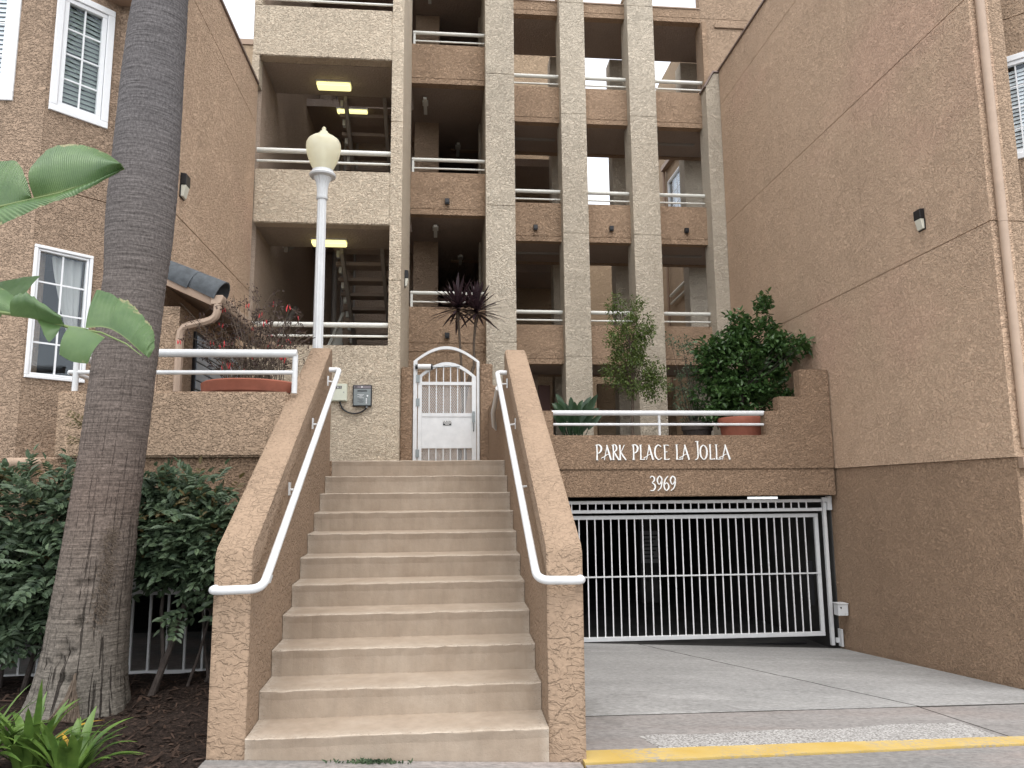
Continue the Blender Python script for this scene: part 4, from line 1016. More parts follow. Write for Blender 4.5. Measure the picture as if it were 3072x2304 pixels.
B().box(xa+.136, xb-.121, yp+.02, yp+.028, 2.345, 2.79).build('sheet_panel', 'white', leaf_)
def exp_mesh(x0, x1, z0, z1):
    b = B(); p = .030; hgt = z1-z0; wdt = x1-x0; sl = 1.6
    k = -int(hgt/sl/p)-1
    while k*p < wdt:
        for sg in (1, -1):
            xs = x0+k*p if sg == 1 else x1-k*p
            # line x = xs + sg*(z-z0)/sl clipped
            def X(z): return xs+sg*(z-z0)/sl
            za, zb = z0, z1
            if sg == 1:
                if X(za) < x0: za = z0+(x0-xs)*sl
                if X(zb) > x1: zb = z0+(x1-xs)*sl
            else:
                if X(za) > x1: za = z0+(xs-x1)*sl
                if X(zb) < x0: zb = z0+(xs-x0)*sl
            if zb-za > .005: b.bar((X(za), yp+.044+.002*sg, za), (X(zb), yp+.044+.002*sg, zb), .0045, .0018, upv=(0, 1, 0))
        k += 1
    return b
for z0, z1 in ((2.846, 3.284), (2.071, 2.299)):
    exp_mesh(xa+.137, xb-.122, z0, z1).build('mesh_panel', 'white', leaf_, kind='stuff')
pl = B().box(.025, .155, yp+.014, yp+.0185, 2.655, 2.735).build('notice_plate', 'black', leaf_)
B().box(.027, .153, yp+.012, yp+.0135, 2.702, 2.733).build('notice_header', 'letter', pl)
for k, (x0, x1) in enumerate(((.035, .145), (.06, .12))): B().box(x0, x1, yp+.0125, yp+.0138, 2.684-k*.018, 2.691-k*.018).build('text_line', 'letter', pl)
for k, (x0, x1) in enumerate(((.033, .06), (.068, .10), (.106, .148))): B().box(x0, x1, yp+.0105, yp+.0118, 2.712, 2.724).build('text_line', 'black', pl)
B().tube([(xa+.07, yp-.03, 3.565), (xa+.27, yp-.03, 3.565)], .042, 14).build('gate_closer', 'white', PG, smooth=True)
B().tube([(xa+.272, yp-.03, 3.565), (xa+.30, yp-.03, 3.565)], .045, 14).build('closer_cap', 'black', PG, smooth=True)
B().tube([(xa+.03, yp-.03, 3.565), (xa+.068, yp-.03, 3.565)], .036, 14).build('closer_cap', 'black', PG, smooth=True)
B().tube([(xa+.30, yp-.03, 3.56), (xa+.72, yp-.02, 3.575)], .010, 8).build('closer_arm', 'grey_metal', PG, smooth=True)
for z in (3.32, 2.95, 2.16): B().box(xa+.045, xa+.10, yp-.012, yp-.001, z, z+.12).build('hinge', 'steel', PG)
lk = B().box(xb-.115, xb-.075, yp-.02, yp+.008, 2.70, 2.87).build('lock_case', 'steel', leaf_); lk.parent = leaf_
B().tube([(xb-.095, yp-.02, 2.70), (xb-.095, yp-.06, 2.68), (xb-.095, yp-.06, 2.58), (xb-.095, yp-.02, 2.56)], .009, 8).build('pull_handle', 'steel', leaf_, smooth=True)
# gate side stubs
GP = thing('gate_pier', (-.53, 11.7, 1.98), 'short brown stucco pier between the stair tower and the white entrance gate', 'pier')
B().box(-.628, -.445, 11.64, 11.9, 1.98, 3.555).build('shaft', 'brown', GP, bevel=.014)
GP = thing('gate_pier', (.75, 11.7, 1.98), 'stepped brown stucco pier right of the white entrance gate', 'pier')
B().prism([(.602, 11.62, 1.98), (.97, 11.62, 1.98), (.97, 11.62, 3.27), (.795, 11.62, 3.27), (.795, 11.62, 3.615), (.602, 11.62, 3.615)], (0, .28, 0)).build('shaft', 'brown', GP, bevel=.014)
B().box(.972, 1.4, 11.68, 11.9, 1.98, 3.55).build('wing', 'brown', GP, bevel=.014)

# intercom and junction box
IC = thing('intercom', (-1.17, T, 3.06), 'steel entry intercom panel on the beige tower wall beside the stairs', 'intercom')
B().box(-1.315, -1.035, T-.055, T-.003, 2.905, 3.225).build('housing', 'black', IC, bevel=.006)
B().box(-1.300, -1.050, T-.062, T-.056, 2.92, 3.165).build('face_plate', 'steel', IC)
B().box(-1.300, -1.050, T-.062, T-.056, 3.172, 3.213).build('hood_plate', flat('plum_steel', (.18, .16, .17, 1), .4, .5, metal=.5), IC)
B().box(-1.245, -1.105, T-.066, T-.063, 3.125, 3.142).build('display', 'black', IC, bevel=.002, seg=1)
B().box(-1.29, -1.245, T-.066, T-.063, 3.187, 3.199).build('name_plate', 'black', IC)
for (x, z, r_) in ((-1.098, 3.06, .012), (-1.112, 3.012, .009), (-1.112, 2.983, .009), (-1.112, 2.955, .009), (-1.18, 3.193, .011)):
    B().tube([(x, T-.068, z), (x, T-.0625, z)], r_, 12).build('button', 'vinyl', IC, smooth=True)
for k in range(8): B().box(-1.245+(k % 2)*.03, -1.15-(k % 3)*.012, T-.0634, T-.0626, 3.078-k*.017, 3.082-k*.017).build('text_line', 'vinyl' if k < 4 else 'black', IC)
JB = thing('junction_box', (-1.47, T, 3.1), 'pale green metal junction box behind the left handrail on the tower wall', 'box')
B().box(-1.66, -1.40, T-.07, T-.003, 2.98, 3.24).build('case', 'putty', JB, bevel=.005)
B().box(-1.655, -1.405, T-.08, T-.071, 2.99, 3.235).build('door', 'putty', JB, bevel=.003, seg=1)
B().box(-1.575, -1.475, T-.0835, T-.0805, 3.165, 3.205).build('label_plate', 'black', JB)
for ch, x in (('N', -1.545), ('I', -1.527), ('C', -1.516), ('S', -1.497)): glyph(ch, x, x+.015 if ch != 'I' else x+.007, 3.172, .026, T-.0838, JB, 'letter', .0006)
B().tube([(-1.445, T-.085, 3.11), (-1.445, T-.079, 3.11)], .009, 10).build('lock', 'grey_metal', JB)
CN = thing('conduit', (-1.3, T-.03, 2.85), 'drooping black flexible conduit linking junction box and intercom', 'conduit')
pts = [(-1.50, T-.03, 2.985), (-1.495, T-.03, 2.94), (-1.46, T-.03, 2.87), (-1.38, T-.03, 2.815), (-1.28, T-.03, 2.80), (-1.19, T-.03, 2.82), (-1.13, T-.03, 2.865), (-1.112, T-.03, 2.91)]
B().tube(smooth_line(pts, 4), .012, 8).build('hose', 'black', CN, smooth=True); B().tube([(-1.112, T-.03, 2.885), (-1.112, T-.03, 2.912)], .018, 10).build('fitting', 'grey_metal', CN)

# ------------------------------------------------------------------ lamp post
LP = thing('lamp_post', (-1.414, 8.66, 1.98), 'white fluted lamp post with yellowed acorn globe behind the left stair wall', 'lamp post')
c = (-1.414, 8.66, 0)
B().lathe([(.16, 1.98), (.16, 2.2), (.11, 2.3), (.062, 2.42), (.062, 2.43)], c, 24).build('base', 'white', LP, smooth=True)
B().lathe([(.062, 2.43), (.052, 5.05)], c, 48, .10, 12).build('pole', 'white', LP, smooth=True)
B().lathe([(.06, 5.05), (.066, 5.06), (.066, 5.085), (.058, 5.09)], c, 32).build('collar', 'white', LP, smooth=True)
B().lathe([(.060, 5.09), (.064, 5.19), (.076, 5.26), (.108, 5.32)], c, 64, .09, 16).build('capital', 'white', LP, smooth=True)
B().lathe([(.11, 5.32), (.148, 5.333), (.155, 5.352), (.148, 5.368), (.128, 5.374), (.126, 5.405), (.105, 5.412)], c, 40).build('fitter_ring', 'white', LP, smooth=True)
B().lathe([(.108, 5.405), (.116, 5.43), (.142, 5.48), (.172, 5.55), (.193, 5.62), (.203, 5.69), (.200, 5.745), (.182, 5.785), (.142, 5.82), (.098, 5.838)], c, 48).build('globe', 'globe', LP, smooth='all')
B().lathe([(.098, 5.83), (.092, 5.845), (.075, 5.865), (.052, 5.88), (.046, 5.90), (.028, 5.912), (.022, 5.93), (.026, 5.942), (.014, 5.958), (.004, 5.965)], c, 32).build('globe_cap', 'globe', LP, smooth=True)
B().lathe([(.03, 5.41), (.03, 5.52), (.045, 5.53), (.05, 5.60), (.03, 5.65), (.005, 5.67)], c, 16).build('bulb', 'vinyl', LP, smooth=True)
B().box(-.628, .842, B1+.01, B1+.17, 1.96, 4.297).build('lower_bay_wall', 'spandrel', AB)

# ------------------------------------------------------------------ palm
PT = thing('palm_tree', (-2.66, 6.1, .05), 'tall palm with thick grey ringed trunk leaning beside the stairs', 'palm tree')
prof = [(-.15, -2.68, .42), (.0, -2.674, .375), (.06, -2.658, .345), (.232, -2.642, .308), (.495, -2.621, .284), (.798, -2.609, .266), (1.167, -2.581, .254), (1.482, -2.565, .24), (1.936, -2.528, .231), (2.404, -2.496, .23), (2.884, -2.468, .228), (3.338, -2.441, .226), (3.518, -2.434, .238), (3.723, -2.431, .249), (3.986, -2.427, .254), (4.383, -2.415, .247), (4.924, -2.408, .238), (5.478, -2.395, .224), (5.764, -2.38, .208), (6.284, -2.355, .198), (7.5, -2.30, .19), (8.6, -2.26, .18)]
def interp(z):
    for (z0, x0, r0), (z1, x1, r1) in zip(prof[:-1], prof[1:]):
        if z <= z1:
            t = (z-z0)/(z1-z0); return x0+(x1-x0)*t, r0+(r1-r0)*t
    return prof[-1][1:]
b = B(); NA = 72; z = -.12; zs = []
while z < 8.6: zs.append(z); z += .016 if z < 6.4 else .1
ringv = {}
b.uv = []
hole_a = [random.uniform(3.6, 5.6) for _ in range(16)]; hole_z = [random.uniform(.25, 1.0) for _ in range(16)]
rr = random.Random(3); ph = [rr.uniform(0, 6.28) for _ in range(12)]
acc = 0; val = 0
for z in zs:
    x, r_ = interp(z); acc -= .016
    if acc <= 0: acc = rr.uniform(.025, .06) if z > 2.6 else rr.uniform(.05, .11); val = 1
    val *= .55; ringd = .0055*val
    for k in range(NA+1):
        a = 2*math.pi*k/NA
        low = max(0, 1-z/2.8)
        q = r_*(1+.012*math.sin(3*a+ph[0])+.008*math.sin(5*a+z*1.3+ph[1]))+ringd*(.6+.4*math.sin(7*a+z*9))
        q += low*(.0045*math.sin(31*a+.8*math.sin(z*3)+ph[2])+.004*math.sin(19*a+ph[3]+1.3*z))
        q += .0018*rr.uniform(-1, 1)
        if z < .35: q += .03*(.35-z)/.35*(.5+.5*math.sin(6*a+ph[4]))
        for ha, hz in zip(hole_a, hole_z):
            dd = ((a-ha)*r_/.022)**2+((z-hz)/.05)**2
            if dd < 1: q -= .035*(1-dd)
        b.v.append(Vector((x+q*math.cos(a), 6.1+q*math.sin(a), z))); b.uv.append((k/NA, z))
for j in range(len(zs)-1):
    for k in range(NA): a = j*(NA+1)+k; b.f.append((a, a+1, a+NA+2, a+NA+1))
b.build('trunk', 'palm', PT, smooth='all')
b = B()
for k in range(150):     # exposed root fringe at the base
    t = random.uniform(-1, 1); zt = random.uniform(.03, .42)*(1-abs(t)*.55); a0 = R(285)+t*.12
    x, r_ = interp(zt); p = Vector((x+(r_+.03)*math.cos(a0), 6.1+(r_+.03)*math.sin(a0), zt)); pts = [p]
    for s in range(4):
        p = p+Vector((t*.03+random.uniform(-.014, .014), -.012+random.uniform(-.006, .004), -.05)); pts.append(p.copy())
    b.tube(pts, [.006, .008, .008, .007, .004], 5)
b.build('root_fringe', 'bark', PT, kind='stuff')
b = B()
for k in range(700):     # shaggy fibre patches on the right side of the lower trunk
    zc = random.choice([1.30, 1.12, .98, .80]); zt = zc+random.gauss(0, .06); a0 = R(308)+random.gauss(0, .11)
    x, r_ = interp(zt); o = Vector((math.cos(a0), math.sin(a0), 0)); p = Vector((x, 6.1, zt))+o*(r_+.004)
    d = (o*random.uniform(.2, .9)+Vector((random.uniform(-.8, .8), random.uniform(-.4, .4), random.uniform(-1, .2)))).normalized()*random.uniform(.015, .04); s2 = d.cross(o).normalized()*.0022
    b.quad(p-s2, p+s2, p+d+s2*.4, p+d-s2*.4)
b.build('bark_fibres', 'bark', PT, kind='stuff')
top = Vector((-2.26, 6.1, 8.6))
for k in range(16):
    a = k*2.4; el = R(random.uniform(-10, 70)); b = B(); L = 1.9; pts = []
    for s in range(9):
        t = s/8; h = Vector((math.cos(a), math.sin(a), 0)); pts.append(top+h*(L*t*math.cos(el))+Vector((0, 0, L*t*math.sin(el)-1.1*t*t)))
    b.tube(pts, [.03*(1-.9*s/8) for s in range(9)], 5)
    for s in range(2, 9):
        for sg in (-1, 1):
            for q in range(3):
                p = pts[s-1].lerp(pts[s], q/3); side = Vector((-math.sin(a), math.cos(a), 0))*sg; d = (side*.55+Vector((math.cos(a)*.3, math.sin(a)*.3, -.28))); w = Vector((0, 0, .02))
                b.quad(p-w, p+w, p+d)
    b.build('frond', 'paradise_dark', PT)

# ------------------------------------------------------------------ foliage helpers
def add_leaf(b, p, d, n, l, w, fold=.25):
    d = d.normalized(); s = d.cross(n); s = s.normalized() if s.length > 1e-5 else Vector((1, 0, 0)); nn_ = s.cross(d)
    m = len(b.v); up_ = nn_*(w*fold)
    b.v += [p, p+d*l*.35+s*w*.5+up_, p+d*l*.75+s*w*.38+up_*.7, p+d*l, p+d*l*.75-s*w*.38+up_*.7, p+d*l*.35-s*w*.5+up_, p+d*l*.5-up_*.2]
    b.f += [(m, m+1, m+2, m+6), (m+6, m+2, m+3), (m, m+6, m+4, m+5), (m+6, m+3, m+4)]
def rv(s=1): return Vector((random.uniform(-1, 1), random.uniform(-1, 1), random.uniform(-1, 1)))*s
def in_ell(c, r):
    while True:
        v = rv()
        if v.length <= 1: return Vector((c[0]+v.x*r[0], c[1]+v.y*r[1], c[2]+v.z*r[2])), v
def clump_crown(blobs, per, l, w, spread, droop=.25):
    """blobs: (centre, radii, clusters). Leaves gather round twig ends; more of them towards the outside."""
    b = B(); ends = []
    for c, r, ncl in blobs:
        for _ in range(ncl):
            p, v = in_ell(c, r)
            if v.length < .45 and random.random() < .6: p, v = in_ell(c, r)
            out = (v+Vector((0, 0, .35))).normalized() if v.length > .05 else Vector((0, 0, 1)); ends.append((p, out))
            for k in range(per):
                d = (out*.7+rv(.95)+Vector((0, -.15, -droop))).normalized(); n = (Vector((0, -.25, 1))+rv(.55)).normalized()
                k_ = random.uniform(.7, 1.15); add_leaf(b, p+rv(spread), d, n, l*k_, w*k_)
    return b, ends
def twigs(b, root, ends, every=3, r=.006, r0=None):
    for p, o in ends[::every]:
        m = root.lerp(p, .5)+rv(.05); b.tube([root, m, p], [r*1.6, r, r*.5], 5, False)

# ------------------------------------------------------------------ hedge shrubs behind the palm (pinnate leaves)
def hedge(name, label, blobs, nf, stems):
    t_ = thing(name, (blobs[0][0][0], 6.6, .1), label, 'shrub', 'hedge shrubs behind the palm')
    b = B(); by = B()
    for c, r, wgt in blobs:
        for _ in range(int(nf*wgt)):
            p, v = in_ell(c, r)
            if v.y > .2 and random.random() < .55: v.y = -v.y; p.y = c[1]+v.y*r[1]
            d = (v*.6+Vector((0, -.55, .15))+rv(.7)).normalized(); young = random.random() < (.13 if v.z > .2 else .03)
            bb = by if young else b; L = random.uniform(.16, .24); n0 = (Vector((0, -.5, 1))+rv(.5)).normalized(); s = d.cross(n0).normalized(); ll = random.uniform(.066, .092)
            for k in range(5):
                q = p+d*(L*(k+.6)/5)+Vector((0, 0, -.05*(k/5)**2))
                for sg in (-1, 1): add_leaf(bb, q, s*sg+d*.55+Vector((0, 0, -.18)), n0+rv(.25), ll*(1 if not young else .7), .038 if not young else .024, .3)
            add_leaf(bb, p+d*L, d+Vector((0, 0, -.2)), n0, ll, .036, .3)
    b.build('foliage', 'hedge', t_); by.build('young_leaves', 'hedge_new', t_)
    for (pts, r_) in stems: B().tube(pts, [r_, r_*.8, r_*.65, r_*.4][:len(pts)], 8).build('stem', 'dark_bark', t_, smooth=True)
def stem(x, y, tx, ty, tz): return [Vector((x, y, .05)), Vector((x+(tx-x)*.35+random.uniform(-.06, .06), y+(ty-y)*.3, tz*.35)), Vector((x+(tx-x)*.7+random.uniform(-.05, .05), y+(ty-y)*.7, tz*.7)), Vector((tx, ty, tz))]
hedge('hedge_shrub', 'dense dark green pinnate leaved shrub left of the palm trunk', [((-3.45, 6.62, 1.42), (.62, .36, .42), .34), ((-3.2, 6.6, .98), (.55, .36, .38), .3), ((-3.6, 6.65, .70), (.6, .34, .30), .24), ((-4.1, 6.6, 1.0), (.6, .36, .55), .26), ((-2.98, 6.72, 1.66), (.30, .26, .22), .10)], 620, [(stem(-3.3, 6.6, -3.2, 6.6, 1.1), .025), (stem(-3.5, 6.65, -3.6, 6.6, .9), .02), (stem(-3.1, 6.7, -2.9, 6.7, 1.2), .02)])
hedge('hedge_shrub', 'dense green pinnate leaved shrub between palm trunk and stair wall', [((-2.08, 6.62, 1.35), (.46, .30, .30), .34), ((-2.05, 6.62, 1.17), (.50, .30, .24), .30), ((-1.72, 6.6, 1.14), (.22, .24, .24), .13), ((-2.32, 6.66, 1.60), (.20, .2, .16), .07), ((-1.98, 6.62, 1.68), (.14, .14, .10), .025), ((-1.95, 6.6, .66), (.30, .2, .08), .022)], 700, [(stem(-2.22, 6.3, -2.0, 6.62, 1.2), .03), (stem(-2.2, 6.35, -2.25, 6.6, 1.0), .022), (stem(-2.02, 6.5, -1.85, 6.6, 1.0), .014), (stem(-1.85, 6.6, -2.0, 6.65, .95), .016), (stem(-1.78, 6.62, -1.80, 6.6, .9), .014), (stem(-1.64, 6.65, -1.6, 6.6, .62), .013), ([Vector((-1.6, 6.62, .42)), Vector((-1.85, 6.62, .62)), Vector((-2.0, 6.62, .8))], .013), (stem(-1.92, 6.6, -1.7, 6.62, 1.0), .012)])
# young shoot in front of the terrace corner
SH = thing('young_shoot', (-2.95, 6.8, 1.5), 'thin upright shoot with bronze green leaflets against the left terrace wall', 'plant')
b = B(); b.tube([(-3.0, 6.75, 1.5), (-2.99, 6.76, 1.9), (-3.02, 6.78, 2.25)], [.007, .005, .003], 5); b.build('stem', 'bark', SH)
b = B()
for (x, z, k) in ((-3.0, 1.95, 5), (-3.0, 2.06, 6), (-3.02, 2.18, 5), (-3.02, 2.26, 5)):
    for i in range(k):
        a = random.uniform(0, 6.28); d = Vector((math.cos(a), -.4*abs(math.sin(a)), random.uniform(-.1, .35))).normalized()
        for j in range(4):
            q = Vector((x, 6.77, z))+d*(.04+.035*j); s = d.cross(Vector((0, -.4, 1))).normalized()
            for sg in (-1, 1): add_leaf(b, q, s*sg+d*.5, Vector((0, -.5, 1)), .05, .02)
b.build('leaflets', 'hedge_new', SH, kind='stuff')

# ------------------------------------------------------------------ terracotta bowl with dark red-flowered bush
BW = thing('planter_bowl', (-1.9, 7.75, 1.98), 'wide terracotta bowl on the left terrace holding the dark bush', 'planter')
c = (-1.9, 7.76, 0)
B().lathe([(.22, 1.98), (.30, 2.10), (.40, 2.35), (.455, 2.58), (.48, 2.60), (.49, 2.70), (.465, 2.715), (.44, 2.70), (.42, 2.62)], c, 48).build('bowl', 'terracotta', BW, smooth=True)
B().lathe([(.44, 2.60), (.43, 2.625), (.05, 2.63)], c, 32).build('soil', 'mulch', BW)
RBu = thing('flowering_bush', (-1.9, 7.8, 2.62), 'dark twiggy bush with small red tubular flowers in the terracotta bowl', 'shrub')
b = B(); bl_ = B(); bf = B(); root = Vector((-1.9, 7.8, 2.6))
for k in range(95):
    base = root+Vector((random.uniform(-.28, .28), random.uniform(-.2, .2), 0))
    tgt = Vector((random.uniform(-2.58, -1.36), random.uniform(7.5, 8.35), random.uniform(2.95, 3.72)))
    if tgt.z > 3.5 and (tgt.x < -2.3 or tgt.x > -1.6): tgt.z -= .25
    m = base.lerp(tgt, .5)+Vector((random.uniform(-.06, .06), 0, .08)); b.tube([base, m, tgt], [.006, .004, .002], 4, False)
    for j in range(3):
        p0 = m.lerp(tgt, random.uniform(.2, 1)); p1 = p0+Vector((random.uniform(-.16, .16), random.uniform(-.1, .1), random.uniform(-.06, .14))); b.tube([p0, p1], [.0028, .0015], 4, False)
        for i in range(9):
            q = p0.lerp(p1, random.uniform(.2, 1.1))+rv(.02); add_leaf(bl_, q, rv()+Vector((0, -.2, -.1)), rv()+Vector((0, 0, 1)), random.uniform(.022, .042), .013)
        if random.random() < .09:
            for i in range(random.randint(2, 4)):
                q = p1+rv(.025); dn = Vector((random.uniform(-.3, .3), -.1, -1)).normalized(); bf.tube([q, q+dn*.025, q+dn*.045], [.002, .0055, .003], 5)
b.build('twigs', 'bark', RBu); bl_.build('leaves', 'redleaf', RBu); bf.build('flowers', 'flower', RBu, kind='stuff')

# ------------------------------------------------------------------ plants on the right terrace
SM = thing('small_tree', (3.38, 13, 1.96), 'slender fine leaved light green potted tree in front of the pillars', 'tree')
b, ends = clump_crown([((3.42, 13, 3.72), (.46, .36, .42), 105), ((3.32, 13, 4.22), (.40, .32, .36), 75), ((3.52, 13, 4.60), (.30, .25, .25), 36), ((3.12, 13, 4.98), (.12, .12, .22), 12), ((3.46, 13, 4.92), (.18, .15, .15), 8), ((3.80, 13, 3.52), (.20, .2, .34), 26), ((3.02, 13, 3.75), (.18, .16, .22), 12), ((3.08, 13, 4.55), (.2, .16, .12), 5)], 24, .055, .026, .085, .35)
b.build('crown', 'tree_leaf', SM)
b = B(); b.tube([(3.40, 13.05, 1.96), (3.36, 13.05, 2.8), (3.40, 13.02, 3.5), (3.36, 13, 4.2), (3.25, 13, 4.8)], [.03, .026, .022, .015, .006], 8); twigs(b, Vector((3.39, 13.02, 3.5)), ends[:180], 4, .004); twigs(b, Vector((3.36, 13.0, 4.2)), ends[180:], 4, .0035); b.build('trunk', 'bark', SM, smooth=True)
TP = thing('plant_pot', (3.40, 13.05, 1.96), 'round dark pot under the slender potted tree behind the white rail', 'pot')
B().lathe([(.16, 1.962), (.20, 2.2), (.22, 2.32), (.20, 2.33), (.19, 2.28)], (3.40, 13.05, 0), 28).build('pot', 'black', TP, smooth=True); B().lathe([(.19, 2.25), (.18, 2.285), (.02, 2.287)], (3.4, 13.05, 0), 20).build('soil', 'mulch', TP)
BS = thing('broadleaf_shrub', (5.2, 12.6, 2.5), 'big dense dark green broadleaf shrub in the terracotta pot by the right wall', 'shrub')
b, ends = clump_crown([((5.30, 12.75, 3.72), (.68, .5, .66), 150), ((5.05, 12.7, 3.2), (.62, .42, .42), 70), ((5.55, 12.75, 4.30), (.42, .34, .34), 44), ((5.72, 12.7, 4.80), (.10, .1, .24), 9), ((5.22, 12.75, 4.55), (.17, .14, .2), 10), ((5.88, 12.35, 4.08), (.24, .3, .24), 22), ((6.02, 11.98, 4.02), (.12, .16, .12), 7), ((4.75, 12.8, 3.9), (.30, .26, .42), 30), ((5.70, 12.6, 3.3), (.4, .35, .45), 34)], 22, .11, .06, .11, .35)
b.build('crown', 'shrub', BS)
b = B(); b.tube([(5.08, 12.4, 2.5), (5.15, 12.5, 3.0), (5.3, 12.7, 3.7)], [.045, .04, .025], 8); twigs(b, Vector((5.2, 12.6, 3.3)), ends, 5, .006); b.build('stem', 'dark_bark', BS, smooth=True)
FS = thing('fine_shrub', (4.45, 13, 2.4), 'loose fine leaved shrub between the small tree and the big dark shrub', 'shrub')
b, ends = clump_crown([((4.42, 13.0, 3.35), (.34, .28, .48), 46), ((4.50, 13.0, 4.05), (.30, .25, .30), 22), ((4.25, 13.0, 4.32), (.22, .14, .14), 5), ((4.45, 13, 2.95), (.3, .25, .2), 14)], 18, .05, .024, .09, .3)
b.build('crown', 'hedge', FS); b = B(); twigs(b, Vector((4.5, 13, 2.5)), ends, 3, .005); b.tube([(4.5, 13, 2.0), (4.5, 13, 2.6)], .02, 8); b.build('stem', 'dark_bark', FS)
def pot(name, c, r, z0, z1, mat, label):
    t_ = thing(name, (c[0], c[1], z0), label, 'pot')
    B().lathe([(r*.72, z0), (r*.92, z1-.16), (r*.95, z1-.15), (r, z1-.14), (r*1.02, z1-.02), (r*.99, z1), (r*.93, z1-.01), (r*.9, z1-.06)], (c[0], c[1], 0), 40).build('pot', mat, t_, smooth=True)
    B().lathe([(r*.9, z1-.09), (r*.88, z1-.055), (.03, z1-.05)], (c[0], c[1], 0), 24).build('soil', 'mulch', t_)
pot('plant_pot', (5.09, 12.38), .39, 1.962, 2.84, 'terracotta', 'large terracotta pot holding the big dark shrub by the right wall')
pot('plant_pot', (4.52, 13.0), .27, 1.962, 2.82, 'dark_bark', 'tall dark brown pot left of the terracotta pot behind the rail')
# dark purple cordyline
DR = thing('purple_cordyline', (.45, 12.8, 1.96), 'two stemmed plant with spiky dark purple leaf heads behind the entrance gate', 'plant')
B().tube([(.42, 12.8, 1.96), (.36, 12.8, 3.2), (.33, 12.8, 3.9), (.30, 12.8, 4.35), (.27, 12.8, 4.72)], [.028, .024, .022, .021, .026], 8).build('stem', 'bark', DR, smooth=True)
B().tube([(.30, 12.85, 1.96), (.34, 12.85, 2.8), (.44, 12.85, 3.45), (.56, 12.85, 3.80), (.555, 12.85, 4.2), (.60, 12.85, 4.68)], [.034, .034, .034, .026, .022, .026], 8).build('stem', 'bark', DR, smooth=True)
for hx, hy, hz in ((.27, 12.8, 4.74), (.60, 12.85, 4.70)):
    for k in range(76):
        u_ = (k+.5)/76; el = R(88-105*u_**.8+random.uniform(-8, 8)); a = k*2.399
        d = Vector((math.cos(a)*math.cos(el), math.sin(a)*math.cos(el), math.sin(el))); L = random.uniform(.46, .6); b = B(); n = 5; up_ = Vector((0, 0, 1)); s = d.cross(up_); s = s.normalized() if s.length > .05 else Vector((1, 0, 0))
        P0 = Vector((hx, hy, hz+.12*(1-u_)))
        for i in range(n+1):
            t = i/n; p = P0+d*(L*t)+Vector((0, 0, -.10*t*t*math.cos(el))); w = .027*(.55+1.6*t)*(1-t)**.7+.0015; b.v += [p-s*w, p+s*w]
        for i in range(n): b.f.append((2*i, 2*i+1, 2*i+3, 2*i+2))
        b.build('leaf', 'purple', DR)
# terrace bird-of-paradise
def paddle_plant(t_, c, n, hmin, hmax, mat, spread=.5, seed=1, ll=.30, ww=.085):
    rr = random.Random(seed)
    for k in range(n):
        a = rr.uniform(0, 6.28); tilt = rr.uniform(.05, 1)*spread; h = rr.uniform(hmin, hmax); base = Vector((c[0]+rr.uniform(-.1, .1), c[1]+rr.uniform(-.08, .08), c[2]))
        d = Vector((math.cos(a)*tilt, math.sin(a)*tilt*.7, 1)).normalized(); p1 = base+d*(h*.65); d2 = (d+Vector((math.cos(a)*.35*tilt, math.sin(a)*.3*tilt, 0))).normalized()
        b = B(); b.tube([base, base.lerp(p1, .5), p1], [.010, .008, .006], 5, False)
        s = d2.cross(Vector((rr.uniform(-.5, .5), -1, .2))).normalized(); N = 7; m = len(b.v); nn_ = s.cross(d2)
        for i in range(N+1):
            t = i/N; w = ww*math.sin(math.pi*min(1, t*.93+.07))**.75; q = p1+d2*(ll*t)+Vector((math.cos(a)*.06*t*t, 0, -.05*t*t)); b.v += [q-s*w+nn_*w*.35, q, q+s*w+nn_*w*.35]
        for i in range(N): q = m+3*i; b.f += [(q, q+1, q+4, q+3), (q+1, q+2, q+5, q+4)]
        b.build('leaf', mat, t_, smooth='all')
BP = thing('paradise_plant', (2.12, 12.2, 1.96), 'dark paddle leaved plant behind the left end of the white terrace rail', 'plant')
paddle_plant(BP, (2.12, 12.2, 2.2), 46, .55, 1.15, 'paradise_dark', .5, 5, .36, .05)
BP = thing('paradise_plant', (4.6, 12.2, 1.96), 'low dark leafy plant beside the terracotta pot behind the rail', 'plant')
paddle_plant(BP, (4.62, 12.1, 1.96), 14, .3, .62, 'paradise_dark', .9, 8, .2, .05)

# ------------------------------------------------------------------ foreground bird-of-paradise leaves
def spl(pts, n):
    q = smooth_line([tuple(p) for p in pts], 6); out = []
    for i in range(n+1):
        f = i/n*(len(q)-1); k = min(int(f), len(q)-2); out.append(Vector(q[k]).lerp(Vector(q[k+1]), f-k))
    return out
def blade(parent, mid, edge, bulge=(0, -.03, 0), n=26, m=8, name='leaf', ragged=0., sgn=1, seed=0):
    """leaf half between a midrib polyline and an outer edge polyline, bulged between them."""
    rr = random.Random(seed); A = spl(mid, n); E = spl(edge, n); b = B(); b.uv = []; bu = Vector(bulge)
    for i in range(n+1):
        k = 1-ragged*rr.random()
        for j in range(m+1):
            t = j/m; p = A[i].lerp(E[i], t*k)+bu*math.sin(math.pi*t)+Vector((0, .0035*math.sin(i*2.1)*t, 0)); b.v.append(p); b.uv.append((i/n*2.2, sgn*t))
    for i in range(n):
        for j in range(m): a = i*(m+1)+j; b.f.append((a, a+1, a+m+2, a+m+1))
    return b.build(name, 'bigleaf', parent, smooth='all')
FP = thing('bird_of_paradise', (-2.9, 3.9, .05), 'large green paddle leaves reaching in from the left edge of the picture', 'plant')
